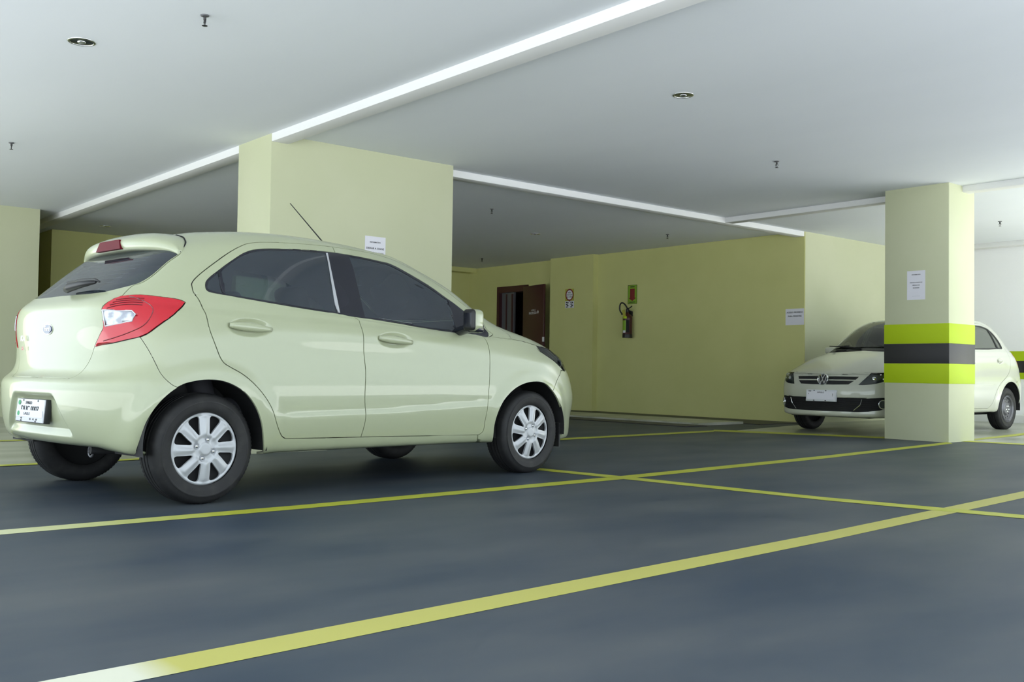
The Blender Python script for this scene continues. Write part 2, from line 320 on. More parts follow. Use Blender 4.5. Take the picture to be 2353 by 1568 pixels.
bm=bmesh.new(); addVF(bm,[(.105*math.cos(a)*r,.11*math.sin(a)*r+.067,.0025) for r in (1,.78) for a in np.linspace(0,2*math.pi,41)[:-1]],[(i,(i+1)%40,40+(i+1)%40,40+i) for i in range(40)],pm); addVF(bm,[(-.02,-.035,.0025),(.02,-.035,.0025),(0,-.065,.0025)],[(2,1,0)],pm); frombm('red_ring',bm,M['signred'],t)
bm=bmesh.new(); addVF(bm,[(.105*.8*math.cos(a),.11*.8*math.sin(a)+.067,.002) for a in np.linspace(0,2*math.pi,41)[:-1]],[tuple(range(40))],pm); frombm('white_disc',bm,M['paper'],t)
text_mesh([('NÃO',.038,0,.108),('JOGUE LIXO',.034,0,.068,.82),('NO CHÃO',.034,0,.027,.9)],t,M['ink'],plane=pm@Matrix.Translation((0,0,.002)))
for cx0 in(-.06,.06):
    bm=bmesh.new()
    for dx,dz,ww,hh in [(-.02,-.07,.03,.018),(.018,-.075,.028,.022),(-.01,-.105,.05,.016),(.01,-.13,.045,.022),(-.012,-.155,.05,.016)]:
        addbox(bm,cx0+dx-ww/2,cx0+dx+ww/2,dz-hh/2,dz+hh/2,0.0,.001,bev=0,M=pm)
    frombm('pictogram',bm,M['ink'],t)
t,pm=sheet('extinguisher_sign',(12.799,11.890,2.067),(0,-1,0),.215,.33,M['signgreen'],'lime sign with a red down arrow above the fire extinguisher','sign')
bm=bmesh.new(); addVF(bm,[(-.055,.10,0.001),(.055,.10,0.001),(.055,-.06,0.001),(.09,-.06,0.001),(0,-.115,0.001),(-.09,-.06,0.001),(-.055,-.06,0.001)],[(0,6,2,1),(3,2,6,5,4)],pm); frombm('red_arrow',bm,M['signred'],t)
bm=bmesh.new()
for a in [(-.107,.107,.158,.165),(-.107,.107,-.165,-.158),(-.107,-.100,-.165,.165),(.100,.107,-.165,.165)]: addbox(bm,*a,0,.001,M=pm)
addbox(bm,-.07,.07,-.140,-.128,0,.001,M=pm); addbox(bm,-.05,.05,.125,.14,0,.001,M=pm); frombm('border',bm,M['ink'],t)
# fire extinguisher -------------------------------------------------------
ex=empty('fire_extinguisher',(12.695,11.905,1.31),0,'dark red fire extinguisher hanging on the olive wall','fire extinguisher')
V,Fc=lathe([(.001,0),(.075,0),(.082,.012),(.082,.33),(.078,.37),(.055,.405),(.028,.425),(.026,.45),(.001,.45)],32); pyd('cylinder',V,Fc,M['exred'],ex,True)
V,Fc=lathe([(.0835,.0),(.0845,.004),(.0845,.055),(.083,.06)],32); pyd('base_ring',V,Fc,M['black'],ex,True)
def wrap(name,a0,a1,z0,z1,m,r=.0835,n=10):
    V=[(r*math.cos(a),r*math.sin(a),z) for a in np.linspace(a0,a1,n) for z in (z0,z1)]; Fc=[(2*i,2*i+2,2*i+3,2*i+1) for i in range(n-1)]
    return pyd(name,V,Fc,m,ex,True)
wrap('label',math.radians(150),math.radians(205),.10,.30,M['signgreen']); wrap('label',math.radians(207),math.radians(245),.09,.31,M['dark'],.0838)
wrap('label',math.radians(160),math.radians(200),.085,.125,M['paper'],.0840)
lb=wrap('yellow_tag',math.radians(165),math.radians(215),.33,.37,M['lime'],.087)
bm=bmesh.new(); addbox(bm,-.004,.0,-.03,.03,-.12,.0,M=Matrix.Translation((-.075,.03,.48))@Matrix.Rotation(math.radians(-18),4,'X')); frombm('yellow_tag',bm,M['signyellow'],ex)
bm=bmesh.new(); V,Fc=lathe([(.001,.44),(.03,.44),(.03,.49),(.015,.51),(.001,.51)],16); addVF(bm,V,Fc)
tube(bm,[(0,.02,.50),(-.01,-.06,.515),(-.01,-.11,.545)],.009,6); tube(bm,[(0,.02,.485),(-.01,-.05,.47),(-.01,-.12,.445)],.009,6); frombm('valve_lever',bm,M['black'],ex)
hp=[(-.01,-.01,.50),(-.02,.03,.57),(-.03,.09,.615),(-.03,.145,.60),(-.03,.165,.53),(-.03,.15,.46),(-.03,.10,.42),(-.05,.085,.40)]
hx=[np.interp(np.linspace(0,7,43),range(8),[p[k] for p in hp]) for k in range(3)]
hx=[np.convolve(np.pad(a,3,'edge'),np.ones(7)/7,'valid') for a in hx]
bm=bmesh.new(); tube(bm,list(zip(*hx)),.013,10); frombm('hose',bm,M['black'],ex,smooth=True)
box('bracket',.07,.10,-.03,.03,.38,.46,M['black'],ex)

# body nets (rows bottom->top, columns rear centre -> side -> front centre) and panel outlines in net coordinates
KNET=[[[-0.4019,0.0,0.285],[-0.3978,0.3059,0.2848],[-0.3546,0.5776,0.2876],[-0.2875,0.7447,0.2722],[-0.1317,0.6629,0.2527],[0.0076,0.711,0.2378],[0.4539,0.6987,0.2382],[0.85,0.7001,0.236],[1.25,0.7,0.234],[1.6495,0.7004,0.2322],[2.0525,0.6979,0.2299],[2.4582,0.6995,0.2129],[2.5772,0.6535,0.2124],[2.8903,0.713,0.2078],[3.0524,0.4948,0.2044],[3.1034,0.2651,0.2051],[3.1271,0.0,0.205]],[[-0.5138,0.0,0.2939],[-0.5096,0.3059,0.2936],[-0.4664,0.5787,0.2969],[-0.3979,0.7293,0.2793],[-0.2638,0.7605,0.2571],[0.0279,0.792,0.2399],[0.4524,0.7809,0.2404],[0.85,0.7823,0.238],[1.25,0.7822,0.235],[1.6495,0.7826,0.2326],[2.0543,0.7801,0.2285],[2.432,0.7806,0.2136],[2.7505,0.751,0.2135],[3.0355,0.6976,0.2101],[3.1994,0.4959,0.2076],[3.2505,0.2651,0.208],[3.2742,0.0,0.208]],[[-0.5417,0.0,0.3432],[-0.5376,0.3059,0.3429],[-0.4944,0.5795,0.3465],[-0.4249,0.7208,0.3245],[-0.301,0.8004,0.2964],[0.0371,0.8227,0.2744],[0.4516,0.8123,0.2783],[0.85,0.8137,0.2793],[1.25,0.8136,0.272],[1.6495,0.814,0.2656],[2.0553,0.8115,0.2596],[2.4222,0.8112,0.2541],[2.7879,0.791,0.2556],[3.0622,0.6891,0.2563],[3.2271,0.4967,0.2567],[3.2781,0.2651,0.2573],[3.3019,0.0,0.2572]],[[-0.5641,0.0,0.4362],[-0.56,0.3059,0.436],[-0.5168,0.5799,0.4385],[-0.4469,0.7158,0.4251],[-0.3279,0.8303,0.408],[0.0416,0.8472,0.3946],[0.4512,0.8372,0.3971],[0.85,0.8386,0.397],[1.25,0.8385,0.398],[1.6495,0.8389,0.3991],[2.0558,0.8365,0.3999],[2.419,0.8358,0.4032],[2.79,0.8209,0.3888],[3.0607,0.6842,0.3702],[3.226,0.4971,0.3556],[3.2771,0.2651,0.358],[3.3008,0.0,0.3578]],[[-0.5716,0.0,0.5566],[-0.5674,0.3059,0.5565],[-0.5242,0.5801,0.5577],[-0.4542,0.7138,0.5502],[-0.3372,0.84,0.5405],[0.0435,0.8547,0.5329],[0.451,0.8449,0.5341],[0.85,0.8463,0.5339],[1.25,0.8462,0.5338],[1.6495,0.8466,0.5336],[2.0561,0.8441,0.5332],[2.4133,0.8432,0.5368],[2.8474,0.8306,0.5156],[3.1121,0.6822,0.4887],[3.2777,0.4973,0.4675],[3.3288,0.2651,0.4712],[3.3525,0.0,0.4709]],[[-0.5737,0.0,0.6322],[-0.5695,0.3059,0.6323],[-0.5263,0.5801,0.6312],[-0.4566,0.7135,0.6347],[-0.337,0.8406,0.639],[0.0412,0.855,0.6427],[0.4513,0.8453,0.6425],[0.85,0.8467,0.6434],[1.25,0.8466,0.6435],[1.6495,0.847,0.6444],[2.0559,0.8445,0.6451],[2.4159,0.8436,0.6491],[2.8192,0.8312,0.6265],[3.0866,0.6819,0.5978],[3.2521,0.4974,0.5752],[3.3031,0.2651,0.5792],[3.3269,0.0,0.5789]],[[-0.5028,0.0,0.6541],[-0.4987,0.3058,0.6544],[-0.4556,0.5798,0.65],[-0.3864,0.7137,0.6787],[-0.2563,0.8363,0.7152],[0.0314,0.8515,0.7447],[0.4518,0.8419,0.7342],[0.85,0.8434,0.7287],[1.25,0.8433,0.7324],[1.6495,0.8436,0.7255],[2.0553,0.8409,0.7184],[2.4239,0.8398,0.7246],[2.7831,0.8265,0.7034],[3.0583,0.682,0.6763],[3.2225,0.497,0.6552],[3.2733,0.2649,0.6589],[3.297,0.0,0.6586]],[[-0.4867,0.0,0.7559],[-0.4818,0.3062,0.7561],[-0.4366,0.584,0.7503],[-0.3685,0.722,0.7789],[-0.2354,0.8355,0.8153],[0.0266,0.8492,0.8487],[0.4523,0.8367,0.8312],[0.85,0.8373,0.8204],[1.25,0.8374,0.8076],[1.6494,0.839,0.8044],[2.0546,0.8387,0.8016],[2.4321,0.8416,0.7901],[2.6827,0.8315,0.7835],[2.9822,0.6884,0.7662],[3.1537,0.5003,0.751],[3.2073,0.2666,0.7535],[3.2322,0.0,0.7533]],[[-0.489,0.0,0.8825],[-0.4858,0.3095,0.8818],[-0.4627,0.5566,0.8878],[-0.3883,0.6735,0.9038],[-0.2364,0.7977,0.9359],[0.0251,0.8273,0.9286],[0.4525,0.8363,0.9172],[0.85,0.8397,0.9095],[1.25,0.8389,0.9016],[1.649,0.8321,0.8927],[2.0551,0.8183,0.873],[2.4338,0.8019,0.8725],[2.8195,0.7377,0.8109],[2.9825,0.6757,0.8052],[3.1243,0.4831,0.8044],[3.1636,0.2608,0.8057],[3.178,0.0,0.8054]],[[-0.496,0.0,0.9956],[-0.4924,0.3136,0.9954],[-0.4653,0.5507,0.9938],[-0.3777,0.657,0.9861],[-0.1989,0.7638,1.0044],[0.0186,0.7965,1.0049],[0.4525,0.8068,0.989],[0.8496,0.8107,0.9677],[1.2489,0.8086,0.9475],[1.648,0.8004,0.922],[2.07,0.7877,0.9373],[2.3817,0.7629,0.9395],[2.6653,0.6984,0.9147],[2.8149,0.6025,0.9172],[2.9176,0.41,0.9131],[2.9521,0.2093,0.9064],[2.9598,0.0,0.9104]],[[-0.4711,0.0,1.0357],[-0.4676,0.3039,1.0351],[-0.4411,0.5295,1.0385],[-0.3551,0.6382,1.0441],[-0.1715,0.7458,1.0738],[0.0283,0.786,1.0678],[0.4522,0.7959,1.0394],[0.8566,0.7992,1.0129],[1.2595,0.7974,0.9839],[1.6698,0.788,0.9546],[2.0428,0.7704,0.9495],[2.3132,0.7497,0.9702],[2.495,0.6739,0.9707],[2.6263,0.5344,0.969],[2.6727,0.3612,0.9846],[2.6999,0.18,0.9934],[2.7108,0.0,0.9958]],[[-0.4318,0.0,1.0672],[-0.4279,0.2803,1.0662],[-0.4014,0.4858,1.072],[-0.3194,0.6169,1.0825],[-0.1503,0.7218,1.1034],[0.0363,0.7689,1.0907],[0.4427,0.7839,1.048],[0.808,0.788,1.0078],[1.1922,0.7861,0.9752],[1.5935,0.7803,0.9397],[1.8949,0.7638,0.9419],[2.0834,0.7469,0.9899],[2.2203,0.663,1.0306],[2.3236,0.4817,1.0407],[2.379,0.3097,1.0295],[2.4038,0.1465,1.0333],[2.4062,0.0,1.0339]],[[-0.2612,0.0,1.2293],[-0.2586,0.2666,1.2287],[-0.2367,0.4549,1.2317],[-0.1628,0.5852,1.2387],[-0.0261,0.6558,1.2521],[0.1462,0.7001,1.2447],[0.5016,0.7213,1.2333],[0.8407,0.7266,1.2232],[1.1851,0.7246,1.2115],[1.5162,0.7085,1.1886],[1.7755,0.6859,1.187],[1.9167,0.6251,1.2361],[1.9968,0.5295,1.2458],[2.0597,0.3783,1.2281],[2.0905,0.255,1.2368],[2.1019,0.128,1.2402],[2.1068,0.0,1.2414]],[[-0.1071,0.0,1.3593],[-0.1043,0.2524,1.3593],[-0.0784,0.4246,1.3583],[-0.03,0.5359,1.3603],[0.0931,0.602,1.3669],[0.2254,0.6476,1.3721],[0.5498,0.6709,1.3756],[0.863,0.6732,1.3725],[1.1556,0.6673,1.3634],[1.4073,0.6499,1.3376],[1.5817,0.6126,1.3213],[1.6864,0.5584,1.3443],[1.7375,0.4662,1.3426],[1.7915,0.3488,1.3607],[1.8129,0.2353,1.367],[1.829,0.122,1.3684],[1.8342,0.0,1.3676]],[[-0.0526,0.0,1.3886],[-0.0495,0.2291,1.3886],[-0.0262,0.3959,1.388],[0.0302,0.4989,1.3878],[0.1576,0.5622,1.4041],[0.3001,0.6013,1.4185],[0.607,0.6205,1.4318],[0.891,0.6206,1.4286],[1.1276,0.615,1.4255],[1.3297,0.596,1.4161],[1.468,0.5632,1.4059],[1.5429,0.4991,1.4161],[1.5736,0.4284,1.4304],[1.6102,0.3166,1.4413],[1.6291,0.2107,1.4458],[1.6377,0.1047,1.4476],[1.6442,0.0,1.4492]],[[0.009,0.0,1.4358],[0.0141,0.216,1.4354],[0.0316,0.3655,1.4383],[0.0847,0.4471,1.4397],[0.2001,0.5024,1.4555],[0.3579,0.5384,1.4732],[0.6127,0.5614,1.4837],[0.8942,0.5592,1.479],[1.0913,0.5498,1.4704],[1.2557,0.522,1.4589],[1.3678,0.4865,1.4547],[1.4227,0.4356,1.4664],[1.456,0.3714,1.4749],[1.4815,0.2725,1.4823],[1.496,0.1843,1.4857],[1.504,0.0938,1.4868],[1.5055,0.0,1.4866]],[[0.1945,0.0,1.477],[0.1921,0.1618,1.4768],[0.1987,0.2737,1.4777],[0.2391,0.32,1.4808],[0.3224,0.3581,1.4865],[0.46,0.378,1.4968],[0.6545,0.388,1.504],[0.8744,0.3878,1.5001],[1.0247,0.3761,1.4891],[1.135,0.3523,1.4823],[1.2033,0.3255,1.4781],[1.2504,0.2867,1.4832],[1.2752,0.2373,1.4873],[1.2898,0.1766,1.4911],[1.3001,0.1176,1.494],[1.3056,0.0586,1.4937],[1.3044,0.0,1.4936]],[[0.613,0.0,1.5093],[0.613,0.0,1.5092],[0.6053,0.0,1.5087],[0.6194,0.0,1.509],[0.6236,0.0,1.5079],[0.6744,0.0,1.5072],[0.7084,0.0,1.5102],[0.8101,0.0,1.508],[0.873,0.0,1.5055],[0.9314,0.0,1.5022],[0.9401,0.0,1.5013],[0.9505,0.0,1.5001],[0.9535,0.0,1.4974],[0.9537,0.0,1.4964],[0.9577,0.0,1.4958],[0.9549,0.0,1.4956],[0.9548,0.0,1.4956]]]
GNET=[[[-0.4217,0.0,0.27],[-0.4166,0.3296,0.2699],[-0.3963,0.5992,0.2714],[-0.3384,0.7537,0.2629],[-0.1922,0.6676,0.2521],[0.0183,0.7045,0.2436],[0.453,0.6997,0.2451],[0.85,0.7,0.245],[1.25,0.7,0.245],[1.6495,0.6999,0.245],[2.0536,0.7009,0.2448],[2.4449,0.6982,0.2476],[2.6558,0.6573,0.2322],[2.9193,0.731,0.2128],[3.0465,0.5057,0.1974],[3.104,0.263,0.2002],[3.1271,0.0,0.2]],[[-0.5631,0.0,0.285],[-0.5579,0.3296,0.2848],[-0.5376,0.6003,0.2873],[-0.478,0.7385,0.2729],[-0.3588,0.7674,0.2546],[0.0435,0.7882,0.2402],[0.4512,0.7844,0.2426],[0.85,0.7847,0.2424],[1.25,0.7847,0.2424],[1.6495,0.7846,0.2424],[2.0555,0.7856,0.2422],[2.416,0.7818,0.2444],[2.8527,0.7572,0.2329],[3.0852,0.7158,0.2185],[3.2144,0.5068,0.207],[3.2719,0.263,0.2092],[3.2951,0.0,0.209]],[[-0.5878,0.0,0.3309],[-0.5826,0.3296,0.3308],[-0.5623,0.601,0.3332],[-0.5017,0.7321,0.3185],[-0.3936,0.7886,0.2997],[0.0537,0.8022,0.2851],[0.4502,0.7991,0.2875],[0.85,0.7994,0.2873],[1.25,0.7994,0.2873],[1.6495,0.7993,0.2873],[2.0564,0.8003,0.2871],[2.4087,0.7959,0.2894],[2.8661,0.7783,0.2788],[3.0905,0.7094,0.2656],[3.2206,0.5074,0.255],[3.278,0.263,0.2573],[3.3012,0.0,0.2571]],[[-0.6152,0.0,0.4384],[-0.61,0.3296,0.4383],[-0.5897,0.6013,0.4396],[-0.5286,0.7279,0.4328],[-0.4259,0.8183,0.4243],[0.0586,0.8274,0.4176],[0.4498,0.8246,0.4189],[0.85,0.825,0.4188],[1.25,0.825,0.4188],[1.6495,0.8249,0.4188],[2.0566,0.8258,0.4184],[2.4091,0.8211,0.4221],[2.8517,0.8081,0.4013],[3.0764,0.7052,0.3749],[3.2066,0.5078,0.3541],[3.2641,0.263,0.3578],[3.2873,0.0,0.3575]],[[-0.6179,0.0,0.5559],[-0.6127,0.3296,0.5559],[-0.5924,0.6015,0.5559],[-0.5312,0.7264,0.5559],[-0.43,0.8237,0.5559],[0.0599,0.8311,0.5559],[0.4496,0.8285,0.5559],[0.85,0.8289,0.5559],[1.25,0.8289,0.5559],[1.6495,0.8287,0.5559],[2.0566,0.8297,0.5555],[2.4069,0.8248,0.5604],[2.8787,0.8135,0.5326],[3.1011,0.7037,0.4973],[3.2314,0.5079,0.4695],[3.2889,0.263,0.4744],[3.3121,0.0,0.474]],[[-0.6165,0.0,0.6318],[-0.6114,0.3296,0.6319],[-0.5911,0.6015,0.6306],[-0.53,0.7264,0.6374],[-0.4271,0.8231,0.646],[0.0584,0.8305,0.6527],[0.4498,0.8279,0.6513],[0.85,0.8282,0.6512],[1.25,0.8282,0.6511],[1.6495,0.8281,0.651],[2.0565,0.8291,0.6503],[2.4087,0.8242,0.6558],[2.8647,0.8129,0.6252],[3.0891,0.7037,0.5866],[3.2192,0.508,0.5561],[3.2767,0.263,0.5618],[3.2999,0.0,0.5613]],[[-0.5806,0.0,0.696],[-0.5754,0.3295,0.6962],[-0.5551,0.6012,0.6938],[-0.4944,0.7264,0.708],[-0.3852,0.8205,0.7259],[0.0526,0.8285,0.7402],[0.4502,0.8259,0.7397],[0.85,0.8263,0.7421],[1.25,0.8262,0.7441],[1.6495,0.826,0.745],[2.056,0.8268,0.746],[2.4152,0.8217,0.7561],[2.832,0.8098,0.7199],[3.0629,0.7034,0.6732],[3.1922,0.5075,0.6368],[3.2495,0.2628,0.6428],[3.2726,0.0,0.6424]],[[-0.5537,0.0,0.79],[-0.5485,0.3298,0.79],[-0.5283,0.6052,0.7859],[-0.4681,0.7332,0.8029],[-0.3541,0.8185,0.8249],[0.0472,0.8256,0.8458],[0.4506,0.8222,0.8282],[0.85,0.8225,0.8164],[1.25,0.8227,0.8035],[1.6494,0.8237,0.7993],[2.0554,0.8266,0.7988],[2.4221,0.8244,0.7661],[2.7568,0.815,0.7562],[3.0029,0.7122,0.7301],[3.1355,0.5112,0.7056],[3.1953,0.2645,0.71],[3.2198,0.0,0.7097]],[[-0.5474,0.0,0.8812],[-0.5443,0.3353,0.8804],[-0.522,0.5792,0.8869],[-0.4634,0.6928,0.9066],[-0.3376,0.8002,0.9336],[0.0438,0.8155,0.9354],[0.451,0.8174,0.9306],[0.85,0.817,0.9202],[1.25,0.8164,0.9103],[1.649,0.8106,0.9003],[2.0552,0.7997,0.884],[2.4261,0.7848,0.8614],[2.8315,0.7419,0.7802],[3.0151,0.6724,0.7402],[3.1368,0.4997,0.7428],[3.1807,0.2589,0.7403],[3.1949,0.0,0.7406]],[[-0.5327,0.0,0.9872],[-0.5295,0.3236,0.9871],[-0.5074,0.5581,0.9849],[-0.4503,0.6689,0.987],[-0.313,0.7564,1.0065],[0.0378,0.7884,1.0231],[0.4511,0.7887,1.0071],[0.85,0.7898,0.988],[1.2495,0.7895,0.9707],[1.6487,0.7839,0.9546],[2.0708,0.7704,0.9326],[2.3955,0.7417,0.8979],[2.7251,0.6739,0.847],[2.872,0.5691,0.8286],[2.9608,0.408,0.8243],[2.9895,0.2068,0.8246],[2.9989,0.0,0.8243]],[[-0.5086,0.0,1.0491],[-0.5054,0.3157,1.0492],[-0.4832,0.5382,1.0483],[-0.4277,0.653,1.0538],[-0.2787,0.7322,1.068],[0.0464,0.772,1.0659],[0.4501,0.7739,1.0628],[0.85,0.7744,1.0505],[1.2491,0.7743,1.0329],[1.6662,0.7673,1.0154],[2.0302,0.7535,0.993],[2.2885,0.729,0.9706],[2.4944,0.6572,0.9436],[2.5926,0.5505,0.939],[2.6478,0.387,0.9423],[2.6692,0.1898,0.9469],[2.6716,0.0,0.9482]],[[-0.4752,0.0,1.0822],[-0.472,0.2922,1.0823],[-0.4497,0.5063,1.0812],[-0.3955,0.6255,1.0868],[-0.2306,0.7073,1.0925],[0.0536,0.7464,1.0844],[0.4366,0.7515,1.0726],[0.8498,0.7529,1.057],[1.2678,0.7512,1.0358],[1.6253,0.7468,1.0126],[1.8954,0.7314,0.9854],[2.0315,0.6998,0.9818],[2.1278,0.6412,0.9976],[2.2069,0.515,1.0166],[2.2496,0.3456,1.0276],[2.2681,0.1719,1.0284],[2.2723,0.0,1.0296]],[[-0.3445,0.0,1.269],[-0.3413,0.2724,1.2691],[-0.3192,0.4625,1.2681],[-0.2634,0.5707,1.2759],[-0.107,0.638,1.2835],[0.1433,0.6723,1.284],[0.4996,0.6909,1.2786],[0.8457,0.6927,1.267],[1.2115,0.6911,1.2366],[1.4886,0.6753,1.2206],[1.7197,0.6435,1.2104],[1.8272,0.5982,1.2181],[1.9031,0.5294,1.2287],[1.9631,0.4184,1.2393],[1.9971,0.2734,1.243],[2.0095,0.1368,1.2461],[2.0145,0.0,1.2489]],[[-0.1931,0.0,1.4032],[-0.1899,0.2524,1.4032],[-0.168,0.4178,1.4031],[-0.1078,0.5259,1.4012],[0.0222,0.5886,1.4015],[0.2397,0.6206,1.4045],[0.5471,0.6427,1.4055],[0.8785,0.6427,1.3989],[1.162,0.637,1.3761],[1.362,0.623,1.3552],[1.5231,0.5853,1.3509],[1.6035,0.5422,1.3656],[1.6594,0.4816,1.3765],[1.7129,0.3726,1.383],[1.7341,0.2521,1.3866],[1.7501,0.1258,1.388],[1.7553,0.0,1.391]],[[-0.1003,0.0,1.4485],[-0.0971,0.2302,1.4485],[-0.0735,0.391,1.448],[-0.0201,0.4888,1.4497],[0.1113,0.5463,1.4599],[0.3084,0.5813,1.4692],[0.606,0.5948,1.4767],[0.8943,0.5949,1.4702],[1.1059,0.5871,1.4523],[1.2736,0.5705,1.4326],[1.3909,0.5332,1.4262],[1.4552,0.4886,1.4322],[1.4957,0.435,1.4391],[1.5391,0.3184,1.447],[1.5569,0.2148,1.451],[1.5655,0.1062,1.453],[1.5717,0.0,1.4541]],[[-0.0194,0.0,1.4758],[-0.0143,0.2169,1.4756],[0.0034,0.3597,1.4768],[0.0547,0.4362,1.4776],[0.1796,0.4945,1.489],[0.3619,0.5239,1.4977],[0.614,0.5364,1.5045],[0.8823,0.5357,1.4979],[1.0734,0.5255,1.4805],[1.2139,0.5055,1.464],[1.3173,0.4763,1.4538],[1.3678,0.4311,1.4605],[1.4002,0.3795,1.4658],[1.4334,0.279,1.4715],[1.4469,0.1862,1.4746],[1.4546,0.0931,1.4752],[1.4596,0.0,1.4768]],[[0.1763,0.0,1.4992],[0.1739,0.1618,1.499],[0.1807,0.2765,1.5002],[0.2189,0.3061,1.502],[0.3143,0.3462,1.5076],[0.4637,0.367,1.5127],[0.6566,0.3784,1.5167],[0.8642,0.3784,1.5126],[1.005,0.3665,1.4981],[1.1049,0.3418,1.4852],[1.1781,0.313,1.4785],[1.2172,0.2805,1.4792],[1.2429,0.2372,1.4813],[1.2566,0.1755,1.4821],[1.2668,0.1172,1.4841],[1.2719,0.0586,1.4832],[1.2743,0.0,1.4829]],[[0.5926,0.0,1.5172],[0.5927,0.0,1.5171],[0.5851,0.0,1.5166],[0.597,0.0,1.5173],[0.6151,0.0,1.5164],[0.6585,0.0,1.5193],[0.7119,0.0,1.5198],[0.7998,0.0,1.5181],[0.8531,0.0,1.5144],[0.899,0.0,1.5123],[0.9099,0.0,1.5117],[0.9218,0.0,1.5107],[0.9251,0.0,1.5094],[0.9253,0.0,1.5086],[0.9293,0.0,1.5078],[0.9264,0.0,1.5078],[0.9257,0.0,1.5079]]]
